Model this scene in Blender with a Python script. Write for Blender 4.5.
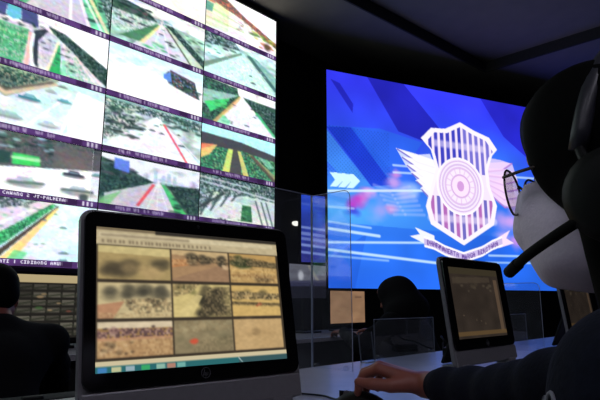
import bpy, bmesh, math, random
import numpy as np
from mathutils import Matrix, Vector

# ------------------------------------------------------------------ clear
for o in list(bpy.data.objects):
    bpy.data.objects.remove(o, do_unlink=True)
S = bpy.context.scene
COL = S.collection
R = math.radians

# ------------------------------------------------------------------ camera, world, exposure
cam_d = bpy.data.cameras.new('camera')
cam_d.sensor_width = 36.0
cam_d.lens = 32.4
cam_d.clip_start = 0.02
cam = bpy.data.objects.new('camera', cam_d)
COL.objects.link(cam)
cam.location = (0, 0, 1.0)
cam.rotation_euler = (R(90 + 10.80), 0, R(-46.6))
S.camera = cam

W = bpy.data.worlds.new('world')
S.world = W
W.use_nodes = True
W.node_tree.nodes['Background'].inputs[0].default_value = (0.05, 0.06, 0.09, 1)
W.node_tree.nodes['Background'].inputs[1].default_value = 0.02

S.view_settings.view_transform = 'Standard'
S.view_settings.look = 'None'
S.view_settings.gamma = 1
S.view_settings.use_curve_mapping = False
S.view_settings.exposure = 0.0

DESK = 0.765          # desktop height
WALL_GAIN = 1.28      # brightness of the video wall
LED_GAIN = 1.1        # brightness of the LED screen
FILL_GAIN = 15.0           # brightness of the added, unseen ceiling fill lights


# ------------------------------------------------------------------ materials
def lin(c):
    c = np.asarray(c, float) / 255.0
    return np.where(c <= 0.04045, c / 12.92, ((c + 0.055) / 1.055) ** 2.4)


MATS = {}


def mat(name, rgb, rough=0.6, metal=0.0, var=0.12, scale=40.0, bump=0.0, spec=0.5, sheen=0.0):
    """Principled surface whose colour is varied by a noise texture."""
    if name in MATS:
        return MATS[name]
    m = bpy.data.materials.new(name)
    m.use_nodes = True
    nt = m.node_tree
    b = nt.nodes['Principled BSDF']
    c = lin(rgb)
    tc = nt.nodes.new('ShaderNodeTexCoord')
    nz = nt.nodes.new('ShaderNodeTexNoise')
    nz.inputs['Scale'].default_value = scale
    nz.inputs['Detail'].default_value = 4
    nt.links.new(tc.outputs['Object'], nz.inputs['Vector'])
    rp = nt.nodes.new('ShaderNodeValToRGB')
    rp.color_ramp.elements[0].position = 0.3
    rp.color_ramp.elements[1].position = 0.7
    rp.color_ramp.elements[0].color = (*(c * (1 - var)), 1)
    rp.color_ramp.elements[1].color = (*np.minimum(c * (1 + var), 1), 1)
    nt.links.new(nz.outputs['Fac'], rp.inputs['Fac'])
    nt.links.new(rp.outputs['Color'], b.inputs['Base Color'])
    b.inputs['Roughness'].default_value = rough
    b.inputs['Metallic'].default_value = metal
    b.inputs['Specular IOR Level'].default_value = spec
    if sheen:
        b.inputs['Sheen Weight'].default_value = sheen
    if bump:
        bp = nt.nodes.new('ShaderNodeBump')
        bp.inputs['Strength'].default_value = bump
        bp.inputs['Distance'].default_value = 0.004
        nt.links.new(nz.outputs['Fac'], bp.inputs['Height'])
        nt.links.new(bp.outputs['Normal'], b.inputs['Normal'])
    MATS[name] = m
    return m


def screen_mat(name, gain, rough=0.25, spec=0.25):
    """A lit display: the picture (colour attribute) is given off as light."""
    if name in MATS:
        return MATS[name]
    m = bpy.data.materials.new(name)
    m.use_nodes = True
    nt = m.node_tree
    b = nt.nodes['Principled BSDF']
    a = nt.nodes.new('ShaderNodeAttribute')
    a.attribute_name = 'picture'
    b.inputs['Base Color'].default_value = (0.004, 0.004, 0.005, 1)
    b.inputs['Roughness'].default_value = rough
    b.inputs['Specular IOR Level'].default_value = spec
    nt.links.new(a.outputs['Color'], b.inputs['Emission Color'])
    b.inputs['Emission Strength'].default_value = gain
    MATS[name] = m
    return m


def glow_mat(name, rgb, strength):
    if name in MATS:
        return MATS[name]
    m = bpy.data.materials.new(name)
    m.use_nodes = True
    b = m.node_tree.nodes['Principled BSDF']
    b.inputs['Base Color'].default_value = (0.2, 0.2, 0.2, 1)
    b.inputs['Emission Color'].default_value = (*lin(rgb), 1)
    b.inputs['Emission Strength'].default_value = strength
    MATS[name] = m
    return m


def acrylic_mat(name='clear_acrylic', tint=(0.93, 0.95, 0.98), haze=0.012, ior=1.6):
    """Thin clear sheet: mostly transmits, mirrors by its Fresnel, a little surface dust."""
    if name in MATS:
        return MATS[name]
    m = bpy.data.materials.new(name)
    m.use_nodes = True
    nt = m.node_tree
    nt.nodes.remove(nt.nodes['Principled BSDF'])
    out = nt.nodes['Material Output']
    tr = nt.nodes.new('ShaderNodeBsdfTransparent')
    tr.inputs[0].default_value = (*tint, 1)
    gl = nt.nodes.new('ShaderNodeBsdfGlossy')
    gl.inputs['Roughness'].default_value = 0.03
    gl.inputs['Color'].default_value = (0.9, 0.9, 0.9, 1)
    df = nt.nodes.new('ShaderNodeBsdfDiffuse')
    df.inputs['Color'].default_value = (0.7, 0.72, 0.8, 1)
    lw = nt.nodes.new('ShaderNodeLayerWeight')      # Schlick-like: symmetric for both faces of the sheet
    lw.inputs['Blend'].default_value = 0.5
    pw = nt.nodes.new('ShaderNodeMath')
    pw.operation = 'POWER'
    pw.inputs[1].default_value = 4.0
    nt.links.new(lw.outputs['Facing'], pw.inputs[0])
    fr = nt.nodes.new('ShaderNodeMath')
    fr.operation = 'MULTIPLY_ADD'
    fr.inputs[1].default_value = 0.85
    fr.inputs[2].default_value = ((ior - 1) / (ior + 1)) ** 2
    nt.links.new(pw.outputs[0], fr.inputs[0])
    nz = nt.nodes.new('ShaderNodeTexNoise')
    nz.inputs['Scale'].default_value = 9
    mp = nt.nodes.new('ShaderNodeMath')
    mp.operation = 'MULTIPLY'
    mp.inputs[1].default_value = haze * 2
    nt.links.new(nz.outputs['Fac'], mp.inputs[0])
    m1 = nt.nodes.new('ShaderNodeMixShader')
    m2 = nt.nodes.new('ShaderNodeMixShader')
    nt.links.new(mp.outputs[0], m1.inputs[0])
    nt.links.new(tr.outputs[0], m1.inputs[1])
    nt.links.new(df.outputs[0], m1.inputs[2])
    nt.links.new(fr.outputs[0], m2.inputs[0])
    nt.links.new(m1.outputs[0], m2.inputs[1])
    nt.links.new(gl.outputs[0], m2.inputs[2])
    nt.links.new(m2.outputs[0], out.inputs[0])
    MATS[name] = m
    return m


M_BLACK = mat('black_plastic', (11, 11, 13), 0.5, var=0.15, spec=0.22)
M_GLOSS = mat('gloss_black', (8, 8, 10), 0.12, var=0.1)
M_MATTE = mat('matte_black', (10, 10, 11), 0.85, var=0.2, spec=0.2)
M_SILVER = mat('silver_plastic', (118, 116, 122), 0.38, metal=0.2, var=0.04, scale=90)
M_EDGE = mat('lit_acrylic_edge', (150, 156, 178), 0.25, var=0.03)  # paler acrylic edge: the light it catches is put into the colour
M_DESK = mat('desk_laminate', (176, 172, 180), 0.22, var=0.04, scale=14)
M_DARKW = mat('dark_panel', (20, 20, 23), 0.6, var=0.15, scale=10)
M_WALL = mat('charcoal_wall', (26, 26, 29), 0.85, var=0.1, scale=6, spec=0.2)
M_CEIL = mat('grey_ceiling', (132, 126, 114), 0.9, var=0.05, scale=5, spec=0.2)
M_FLOOR = mat('dark_carpet', (24, 25, 30), 0.95, var=0.25, scale=180, bump=0.3)
M_SKIN = mat('skin', (142, 82, 70), 0.5, var=0.06, scale=60)
M_HAIR = mat('black_hair', (5, 5, 6), 0.7, var=0.3, scale=150, spec=0.06)
M_MASK = mat('mask_fabric', (244, 230, 254), 0.85, var=0.03, scale=220, bump=0.2)
M_JACKET = mat('navy_jacket', (18, 21, 36), 0.9, var=0.2, scale=160, bump=0.3, spec=0.15)
M_DRESS = mat('black_cloth', (14, 14, 18), 0.95, var=0.2, scale=120, bump=0.25, spec=0.15)
M_TROUS = mat('dark_trousers', (16, 16, 22), 0.9, var=0.2, scale=120)
M_SHOE = mat('black_shoe', (10, 10, 10), 0.4)
M_CHAIR = mat('black_chair_fabric', (14, 14, 16), 0.8, var=0.25, scale=200, bump=0.3)
M_CHROME = mat('chair_metal', (90, 90, 94), 0.3, metal=0.9)
M_THREAD = mat('white_thread', (130, 130, 142), 0.8, var=0.05, scale=300)
M_PURPLE = mat('purple_black_frame', (26, 18, 42), 0.4, var=0.1)
M_EDGE2 = mat('dim_acrylic_edge', (84, 88, 104), 0.25, var=0.03)  # dimmer copy of the acrylic edge, for sides that catch less light
M_ACRYL = acrylic_mat(haze=.022)
M_LENS = acrylic_mat('lens_glass', (0.95, 0.96, 0.98), 0.004, 1.5)
M_RIM = mat('glasses_rim', (74, 54, 54), 0.3)
M_EYE = mat('eye_white', (210, 205, 205), 0.2, var=0.02)
M_IRIS = mat('dark_iris', (20, 12, 10), 0.2)
S_WALL = screen_mat('video_wall_picture', WALL_GAIN)
S_LED = screen_mat('led_picture', LED_GAIN, 0.6, 0.1)
S_MON = screen_mat('monitor_picture', 1.0)


# ------------------------------------------------------------------ object helpers
def link(o, parent=None):
    COL.objects.link(o)
    if parent is not None:
        o.parent = parent
    return o


def obj(name, bm, m, parent=None, smooth=False):
    me = bpy.data.meshes.new(name)
    bmesh.ops.recalc_face_normals(bm, faces=bm.faces[:])
    bm.to_mesh(me)
    bm.free()
    ms = m if isinstance(m, (list, tuple)) else [m]
    for x in ms:
        me.materials.append(x)
    if smooth:
        me.polygons.foreach_set('use_smooth', [True] * len(me.polygons))
    return link(bpy.data.objects.new(name, me), parent)


def tag(o, label=None, cat=None, group=None, kind=None):
    if label:
        o['label'] = label
    if cat:
        o['category'] = cat
    if group:
        o['group'] = group
    if kind:
        o['kind'] = kind
    return o


def thing(name, label, cat, loc=(0, 0, 0), rz=0.0, group=None):
    o = bpy.data.objects.new(name, None)
    o.empty_display_size = 0.05
    COL.objects.link(o)
    o.location = loc
    o.rotation_euler = (0, 0, rz)
    return tag(o, label, cat, group)


def box(bm, x0, x1, y0, y1, z0, z1, bevel=0.0, seg=2, mtx=None):
    r = bmesh.ops.create_cube(bm, size=1.0)
    vs = r['verts']
    for v in vs:
        v.co = Vector(((v.co.x + .5) * (x1 - x0) + x0, (v.co.y + .5) * (y1 - y0) + y0, (v.co.z + .5) * (z1 - z0) + z0))
    if bevel:
        es = list({e for v in vs for e in v.link_edges})
        rr = bmesh.ops.bevel(bm, geom=es, offset=bevel, segments=seg, affect='EDGES', profile=0.5)
        vs = list({v for f in rr['faces'] for v in f.verts} | {v for v in vs if v.is_valid})
    if mtx is not None:
        bmesh.ops.transform(bm, matrix=mtx, verts=vs)
    return bm


def bx(x0, x1, y0, y1, z0, z1, bevel=0.0, seg=2, mtx=None):
    return box(bmesh.new(), x0, x1, y0, y1, z0, z1, bevel, seg, mtx)


def prism(bm, pts, y0, y1, mtx=None, bevel=0.0):
    """Outline pts (x,z) extruded from y0 to y1."""
    a = [bm.verts.new((p[0], y0, p[1])) for p in pts]
    b = [bm.verts.new((p[0], y1, p[1])) for p in pts]
    fs = [bm.faces.new(a), bm.faces.new(b[::-1])]
    n = len(pts)
    for i in range(n):
        fs.append(bm.faces.new((a[i], b[i], b[(i + 1) % n], a[(i + 1) % n])))
    vs = a + b
    if bevel:
        es = [e for e in fs[0].edges] + [e for e in fs[1].edges]
        rr = bmesh.ops.bevel(bm, geom=es, offset=bevel, segments=2, affect='EDGES', profile=0.5)
        vs = list({v for f in rr['faces'] for v in f.verts} | {v for v in vs if v.is_valid})
    if mtx is not None:
        bmesh.ops.transform(bm, matrix=mtx, verts=vs)
    return bm


def rrect(x0, x1, z0, z1, r, n=5):
    pts = []
    for cx, cz, a0 in ((x1 - r, z1 - r, 0), (x0 + r, z1 - r, 90), (x0 + r, z0 + r, 180), (x1 - r, z0 + r, 270)):
        for i in range(n + 1):
            a = R(a0 + 90 * i / n)
            pts.append((cx + r * math.cos(a), cz + r * math.sin(a)))
    return pts


def tube(bm, pts, rad, n=10, closed=False, flat=None):
    """Round tube through pts; rad scalar or list. flat=(axis, scale) squashes the section."""
    pts = [Vector(p) for p in pts]
    N = len(pts)
    rads = rad if isinstance(rad, (list, tuple)) else [rad] * N
    rings = []
    prev = None
    for i, p in enumerate(pts):
        a = pts[(i - 1) % N] if (closed or i > 0) else p
        b = pts[(i + 1) % N] if (closed or i < N - 1) else p
        t = (b - a).normalized()
        if prev is None:
            s = t.orthogonal().normalized()
        else:
            s = (prev - t * prev.dot(t)).normalized()
        prev = s
        q = t.cross(s)
        ring = []
        for k in range(n):
            an = 2 * math.pi * k / n
            off = (s * math.cos(an) + q * math.sin(an)) * rads[i]
            if flat is not None:
                ax = Vector(flat[0])
                off = off + ax * (off.dot(ax) * (flat[1] - 1))
            ring.append(bm.verts.new(p + off))
        rings.append(ring)
    for i in range(N if closed else N - 1):
        r0, r1 = rings[i], rings[(i + 1) % N]
        for k in range(n):
            bm.faces.new((r0[k], r0[(k + 1) % n], r1[(k + 1) % n], r1[k]))
    if not closed:
        bm.faces.new(rings[0][::-1])
        bm.faces.new(rings[-1])
    return bm


def lathe(bm, prof, n=20, mtx=None):
    """prof: (radius, z) from bottom to top."""
    rings = []
    for r, z in prof:
        rings.append([bm.verts.new((r * math.cos(2 * math.pi * k / n), r * math.sin(2 * math.pi * k / n), z)) for k in range(n)])
    for i in range(len(rings) - 1):
        for k in range(n):
            bm.faces.new((rings[i][k], rings[i][(k + 1) % n], rings[i + 1][(k + 1) % n], rings[i + 1][k]))
    bm.faces.new(rings[0][::-1])
    bm.faces.new(rings[-1])
    if mtx is not None:
        bmesh.ops.transform(bm, matrix=mtx, verts=[v for r in rings for v in r])
    return bm


def smooth_path(pts, n=8):
    pts = [Vector(p) for p in pts]
    out = []
    for i in range(len(pts) - 1):
        p0 = pts[max(i - 1, 0)]
        p1, p2 = pts[i], pts[i + 1]
        p3 = pts[min(i + 2, len(pts) - 1)]
        for k in range(n):
            t = k / n
            out.append(0.5 * ((2 * p1) + (p2 - p0) * t + (2 * p0 - 5 * p1 + 4 * p2 - p3) * t * t + (3 * p1 - p0 - 3 * p2 + p3) * t ** 3))
    out.append(pts[-1])
    return out


# ------------------------------------------------------------------ pictures shown on the displays
FONT = {}
_f = '''A 010101111101101
B 110101110101110
C 011100100100011
D 110101101101110
E 111100110100111
G 011100101101011
H 101101111101101
I 111010010010111
J 001001001101010
K 101101110101101
L 100100100100111
M 101111111101101
N 110101101101101
O 010101101101010
P 110101110100100
R 110101110101101
S 011100010001110
T 111010010010010
U 101101101101111
W 101101111111101
Y 101101010010010
1 010110010010111
2 110001010100111
5 111100110001110
8 010101010101010
- 000000111000000
| 010010010010010'''
for _l in _f.split('\n'):
    FONT[_l[0]] = np.array([int(c) for c in _l[2:]]).reshape(5, 3)


class Canvas:
    """Small software painter; x right, y down, both in the units given."""

    def __init__(s, w, h, ux=1.0, uy=1.0, ss=2, seed=1):
        s.w, s.h, s.ss = w, h, ss
        s.ux, s.uy = ux, uy
        s.a = np.zeros((h * ss, w * ss, 3))
        yy, xx = np.mgrid[0:h * ss, 0:w * ss]
        s.X = (xx + .5) / (w * ss) * ux
        s.Y = (yy + .5) / (h * ss) * uy
        s.rng = np.random.RandomState(seed)

    def fill(s, c):
        s.a[:] = np.array(c, float)
        return s

    def vgrad(s, c0, c1, y0=0.0, y1=None):
        y1 = s.uy if y1 is None else y1
        t = np.clip((s.Y - y0) / (y1 - y0), 0, 1)[..., None]
        s.a[:] = np.array(c0, float) * (1 - t) + np.array(c1, float) * t
        return s

    def _blend(s, sl, m, c, al):
        m = (m * al)[..., None]
        s.a[sl] = s.a[sl] * (1 - m) + np.array(c, float) * m

    def _sl(s, x0, x1, y0, y1):
        W_, H_ = s.w * s.ss, s.h * s.ss
        i0 = max(int(x0 / s.ux * W_) - 1, 0)
        i1 = min(int(x1 / s.ux * W_) + 2, W_)
        j0 = max(int(y0 / s.uy * H_) - 1, 0)
        j1 = min(int(y1 / s.uy * H_) + 2, H_)
        return (slice(j0, max(j1, j0)), slice(i0, max(i1, i0)))

    def poly(s, pts, c, al=1.0):
        xs = [p[0] for p in pts]
        ys = [p[1] for p in pts]
        sl = s._sl(min(xs), max(xs), min(ys), max(ys))
        X, Y = s.X[sl], s.Y[sl]
        if X.size == 0:
            return s
        m = np.zeros(X.shape, bool)
        n = len(pts)
        for i in range(n):
            xa, ya = pts[i]
            xb, yb = pts[(i + 1) % n]
            if ya == yb:
                continue
            cr = ((ya > Y) != (yb > Y)) & (X < (xb - xa) * (Y - ya) / (yb - ya) + xa)
            m ^= cr
        s._blend(sl, m.astype(float), c, al)
        return s

    def line(s, pts, wd, c, al=1.0, soft=0.0):
        for (xa, ya), (xb, yb) in zip(pts[:-1], pts[1:]):
            p = wd + soft
            sl = s._sl(min(xa, xb) - p, max(xa, xb) + p, min(ya, yb) - p, max(ya, yb) + p)
            X, Y = s.X[sl], s.Y[sl]
            if X.size == 0:
                continue
            dx, dy = xb - xa, yb - ya
            t = np.clip(((X - xa) * dx + (Y - ya) * dy) / (dx * dx + dy * dy + 1e-12), 0, 1)
            d = np.hypot(X - xa - t * dx, Y - ya - t * dy)
            m = np.clip((wd / 2 + soft - d) / max(soft, 1e-9), 0, 1) if soft else (d < wd / 2).astype(float)
            s._blend(sl, m, c, al)
        return s

    def ell(s, cx, cy, rx, ry, c, al=1.0, soft=0.0):
        sl = s._sl(cx - rx * (1 + soft), cx + rx * (1 + soft), cy - ry * (1 + soft), cy + ry * (1 + soft))
        X, Y = s.X[sl], s.Y[sl]
        if X.size == 0:
            return s
        d = np.hypot((X - cx) / rx, (Y - cy) / ry)
        m = np.clip((1 + soft - d) / (2 * soft), 0, 1) if soft else (d < 1).astype(float)
        s._blend(sl, m, c, al)
        return s

    def ring(s, cx, cy, r0, r1, c, al=1.0):
        sl = s._sl(cx - r1, cx + r1, cy - r1, cy + r1)
        d = np.hypot(s.X[sl] - cx, s.Y[sl] - cy)
        s._blend(sl, ((d > r0) & (d < r1)).astype(float), c, al)
        return s

    def noise(s, cells, amp, mask=None, colour=False):
        """Multiply by smooth value noise."""
        H_, W_ = s.a.shape[:2]
        ny, nx = max(2, int(cells * s.uy / s.ux)), cells
        ch = 3 if colour else 1
        g = s.rng.rand(ny + 2, nx + 2, ch)
        fy = np.linspace(0, ny, H_, endpoint=False)
        fx = np.linspace(0, nx, W_, endpoint=False)
        iy, ix = fy.astype(int), fx.astype(int)
        ty, tx = (fy - iy)[:, None, None], (fx - ix)[None, :, None]
        v = (g[iy][:, ix] * (1 - ty) * (1 - tx) + g[iy + 1][:, ix] * ty * (1 - tx)
             + g[iy][:, ix + 1] * (1 - ty) * tx + g[iy + 1][:, ix + 1] * ty * tx)
        f = 1 + (v - .5) * 2 * amp
        if mask is not None:
            f = 1 + (f - 1) * mask[..., None]
        s.a *= f
        return s

    def blobs(s, n, x0, x1, y0, y1, r0, r1, cols, al=0.8, flat=0.6):
        for _ in range(n):
            r = s.rng.uniform(r0, r1)
            s.ell(s.rng.uniform(x0, x1), s.rng.uniform(y0, y1), r, r * flat, cols[s.rng.randint(len(cols))], al, 0.3)
        return s

    def car(s, x, y, k, c=(40, 50, 60)):
        k *= 1.25
        c = np.array(c, float) * .8
        s.ell(x, y + k * .35, k * 1.05, k * .3, (70, 75, 80), .6, .3)
        s.poly([(x - k, y + k * .35), (x - k, y - k * .05), (x - k * .6, y - k * .1), (x - k * .4, y - k * .5), (x + k * .4, y - k * .5),
                (x + k * .65, y - k * .1), (x + k, y), (x + k, y + k * .35)], c, .95)
        s.poly([(x - k * .5, y - k * .1), (x - k * .35, y - k * .4), (x + k * .35, y - k * .4), (x + k * .52, y - k * .1)], (150, 190, 200), .6)
        return s

    def text(s, t, x, y, h, c, al=0.9):
        p = h / 5
        for ch in t:
            g = FONT.get(ch)
            if g is not None:
                for j in range(5):
                    for i in range(3):
                        if g[j, i]:
                            s.poly([(x + i * p, y + j * p), (x + i * p + p, y + j * p), (x + i * p + p, y + j * p + p), (x + i * p, y + j * p + p)], c, al)
            x += 4 * p
        return s

    def tex(s, pts, cols, cell=.016, al=.9, asp=1.6):
        """Fill an outline with a mottled texture (foliage, crowds of parked cars, gravel)."""
        xs = [p[0] for p in pts]
        ys = [p[1] for p in pts]
        sl = s._sl(min(xs), max(xs), min(ys), max(ys))
        X, Y = s.X[sl], s.Y[sl]
        if X.size == 0:
            return s
        keep = s.a[sl].copy()
        tab = s.rng.randint(0, len(cols), (97, 89))
        jx = s.rng.rand(97) * cell
        iy = (Y / (cell * asp)).astype(int) % 97
        ix = ((X + jx[iy]) / cell).astype(int) % 89
        colr = np.array(cols, float)[tab[iy, ix]]
        s.poly(pts, (255, 0, 255), 1.0)
        m = np.all(s.a[sl] == (255, 0, 255), axis=-1)[..., None] * al
        s.a[sl] = keep * (1 - m) + colr * m
        return s

    def blur(s, n=1):
        for _ in range(n):
            p = np.pad(s.a, ((1, 1), (1, 1), (0, 0)), 'edge')
            s.a = (p[:-2, 1:-1] + p[2:, 1:-1] + p[1:-1, :-2] + p[1:-1, 2:] + 2 * p[1:-1, 1:-1]) / 6
        return s

    def hazy(s):
        """Camera-feed look: fine texture and a washed-out haze."""
        s.blur(2)
        s.noise(70, .06)
        s.noise(30, .08, colour=True)
        s.noise(10, .06, colour=True)
        s.a = np.clip(s.a, 0, 255) * .93 + np.array((232, 236, 246)) * .07
        return s

    def out(s):
        a = s.a.reshape(s.h, s.ss, s.w, s.ss, 3).mean(axis=(1, 3))
        return lin(np.clip(a, 0, 255))


def picture_mesh(name, rgb, x0, x1, z0, z1, y, back, m_pic, m_body, parent, mtx=None):
    """Display face: a grid in the xz plane facing -y carrying the picture, closed by a thin body behind."""
    h, w = rgb.shape[:2]
    xs = np.linspace(x0, x1, w)
    zs = np.linspace(z1, z0, h)
    V = np.empty((h, w, 3))
    V[..., 0] = xs[None, :]
    V[..., 1] = y
    V[..., 2] = zs[:, None]
    V = V.reshape(-1, 3)
    idx = np.arange(h * w).reshape(h, w)
    q = np.stack([idx[:-1, :-1], idx[1:, :-1], idx[1:, 1:], idx[:-1, 1:]], -1).reshape(-1, 4)
    n0 = len(V)
    ex = np.array([(x0, y, z1), (x1, y, z1), (x1, y, z0), (x0, y, z0), (x0, y + back, z1), (x1, y + back, z1), (x1, y + back, z0), (x0, y + back, z0)])
    V = np.concatenate([V, ex])
    sides = np.array([(0, 1, 5, 4), (1, 2, 6, 5), (2, 3, 7, 6), (3, 0, 4, 7), (4, 5, 6, 7)]) + n0
    nf = len(q)
    q = np.concatenate([q, sides])
    if mtx is not None:
        Mx = np.array(mtx)
        V = V @ Mx[:3, :3].T + Mx[:3, 3]
    me = bpy.data.meshes.new(name)
    me.vertices.add(len(V))
    me.vertices.foreach_set('co', V.astype(np.float32).ravel())
    me.loops.add(q.size)
    me.loops.foreach_set('vertex_index', q.astype(np.int32).ravel())
    me.polygons.add(len(q))
    me.polygons.foreach_set('loop_start', (np.arange(len(q)) * 4).astype(np.int32))
    mi = np.zeros(len(q), np.int32)
    mi[nf:] = 1
    me.materials.append(m_pic)
    me.materials.append(m_body)
    me.polygons.foreach_set('material_index', mi)
    me.update(calc_edges=True)
    at = me.color_attributes.new('picture', 'FLOAT_COLOR', 'POINT')
    c = np.zeros((len(V), 4), np.float32)
    c[:, 3] = 1
    c[:h * w, :3] = rgb.reshape(-1, 3)
    at.data.foreach_set('color', c.ravel())
    return link(bpy.data.objects.new(name, me), parent)


# --- traffic camera feeds of the video wall (x 0..1, y 0..1 down), one painter each
FW, FH = 104, 52
DG = [(20, 50, 44), (34, 66, 58), (14, 34, 34), (54, 92, 72), (70, 74, 84)]
DK = [(16, 40, 36), (30, 60, 52), (12, 28, 28), (48, 84, 70), (70, 100, 92), (24, 50, 58)]
MX = DK + [(150, 180, 176), (200, 214, 214), (96, 130, 124)]
GR = [(40, 150, 84), (70, 190, 116), (28, 110, 66), (110, 210, 150), (20, 80, 54)]
LG = [(70, 190, 120), (40, 150, 90), (110, 210, 150), (30, 110, 80)]


def base_road(seed, sky, vp, left, right, road=(206, 206, 222), side=(120, 196, 160), hor=None):
    c = Canvas(FW, FH, seed=seed)
    hor = vp[1] if hor is None else hor
    c.fill(sky)
    c.poly([(0, hor), (1, hor), (1, 1), (0, 1)], side)
    c.noise(14, .3)
    c.poly([(vp[0] - .015, vp[1]), (vp[0] + .015, vp[1]), (right, 1), (left, 1)], road)
    return c


def lanes(c, vp, ends, col=(255, 255, 255), w=.008, al=.7, y1=1.0):
    for e in ends:
        c.line([vp, (e, y1)], w, col, al, .006)


def f_c1r1(c=None):
    c = base_road(11, (235, 240, 245), (.52, .0), .1, .78, (196, 188, 206), (100, 200, 150), hor=0)
    c.poly([(0, 0), (.3, 0), (.05, 1), (0, 1)], (60, 170, 110))
    c.blobs(24, .75, 1, .1, 1, .02, .06, DG)
    c.tex([(.8, .1), (1, .1), (1, 1), (.95, .7)], MX, .014)
    c.tex([(.66, .3), (.8, .3), (.9, .8), (.8, .8)], GR, .014, .7)
    c.tex([(0, 0), (.26, 0), (.06, 1), (0, 1)], GR, .014, .6)
    c.blobs(10, .62, .85, .2, .8, .02, .06, LG)
    lanes(c, (.52, 0), (.55, .75, .9), w=.03)
    c.line([(.62, .1), (.97, 1)], .03, (250, 235, 190), .8, .02)
    return c


def f_c1r2():
    c = Canvas(FW, FH, seed=12).fill((246, 246, 250))
    c.poly([(0, .3), (.33, .22), (1, .95), (1, 1), (0, 1)], (204, 200, 218))
    c.noise(30, .18)
    c.poly([(0, .35), (.16, .35), (.12, 1), (0, 1)], (80, 180, 120), .8)
    c.line([(.17, .4), (.16, 1)], .03, (240, 180, 170), .9, .01)
    c.poly([(.2, .34), (.3, .24), (.34, .26), (.25, .5), (.27, 1), (.2, .9)], (38, 48, 60))
    c.line([(.2, .4), (.19, .7), (.22, 1)], .02, (255, 255, 255), .9, .01)
    c.poly([(.45, .45), (.47, .45), (.5, 1), (.38, 1)], (40, 160, 90))
    c.line([(.45, .4), (.36, 1)], .02, (255, 240, 200), .9, .01)
    c.poly([(.5, .7), (.68, .75), (.74, 1), (.5, 1)], (110, 210, 150), .7)
    for x0, x1 in ((.5, .72), (.52, .8), (.55, .88), (.58, .95)):
        c.line([(x0, .4), (x1, 1)], .012, (250, 225, 225), .8, .01)
    c.poly([(.33, .16), (.5, .2), (1, .62), (1, .98), (.85, .82), (.6, .5), (.4, .28)], (34, 56, 60))
    c.tex([(.33, .16), (.5, .2), (1, .62), (1, .98), (.85, .82), (.6, .5), (.4, .28)], DK + [(90, 120, 116)], .013)
    c.tex([(.36, .34), (.44, .4), (.36, .95), (.28, .95), (.28, .5)], [(206, 200, 216), (190, 186, 204), (222, 218, 230), (150, 160, 170)], .012, .6)
    c.tex([(.52, .45), (.6, .5), (.86, 1), (.56, 1)], [(206, 200, 216), (230, 226, 236), (240, 200, 200), (120, 200, 150), (60, 150, 100)], .012, .6)
    c.tex([(0, .38), (.15, .36), (.13, 1), (0, 1)], GR + [(220, 190, 200)], .014, .6)
    c.blobs(40, .4, 1, .25, .95, .012, .03, DG + [(90, 110, 110)], .7)
    c.poly([(.45, 0), (1, 0), (1, .6), (.5, .18)], (250, 250, 253))
    c.poly([(.06, 0), (.22, 0), (.24, .25), (.08, .25)], (60, 66, 120))
    c.poly([(0, 0), (.06, 0), (.07, .22), (0, .25)], (90, 180, 200))
    c.blobs(14, 0, .3, .2, .36, .01, .03, DG)
    for x, y, k in ((.3, .5, .022), (.36, .42, .018), (.33, .6, .022), (.55, .62, .026), (.6, .74, .03), (.5, .5, .016)):
        c.car(x, y, k)
    return c


def f_c1r3():
    c = Canvas(FW, FH, seed=13).vgrad((196, 236, 236), (224, 238, 250))
    c.noise(10, .06)
    c.poly([(0, 0), (.5, 0), (.42, .14), (0, .55)], (150, 170, 140))
    c.poly([(0, .1), (.36, .06), (0, .36)], (34, 74, 60))
    c.tex([(0, .02), (.42, .02), (0, .42)], DK + [(150, 180, 150), (180, 170, 140)], .014, .8)
    c.line([(0, .48), (.45, .1)], .04, (210, 190, 150), .9, .02)
    c.line([(0, .42), (.42, .08)], .02, (90, 80, 70), .9, .02)
    c.poly([(.7, .1), (1, .2), (1, 1), (.6, 1)], (246, 244, 252))
    c.poly([(.78, .15), (1, .24), (1, 1), (.8, 1)], (255, 255, 255))
    for a, b in (((.62, .2), (.2, 1)), ((.7, .15), (.55, 1))):
        c.line([a, b], .014, (255, 255, 255), .9, .01)
    c.car(.22, .46, .085, (60, 160, 176))
    c.car(.56, .36, .06, (70, 180, 190))
    c.car(.53, .1, .04, (120, 140, 140))
    c.car(.42, .24, .045, (200, 220, 220))
    c.car(.42, .86, .08, (220, 230, 236))
    c.car(.06, .84, .09, (190, 224, 226))
    return c


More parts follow.
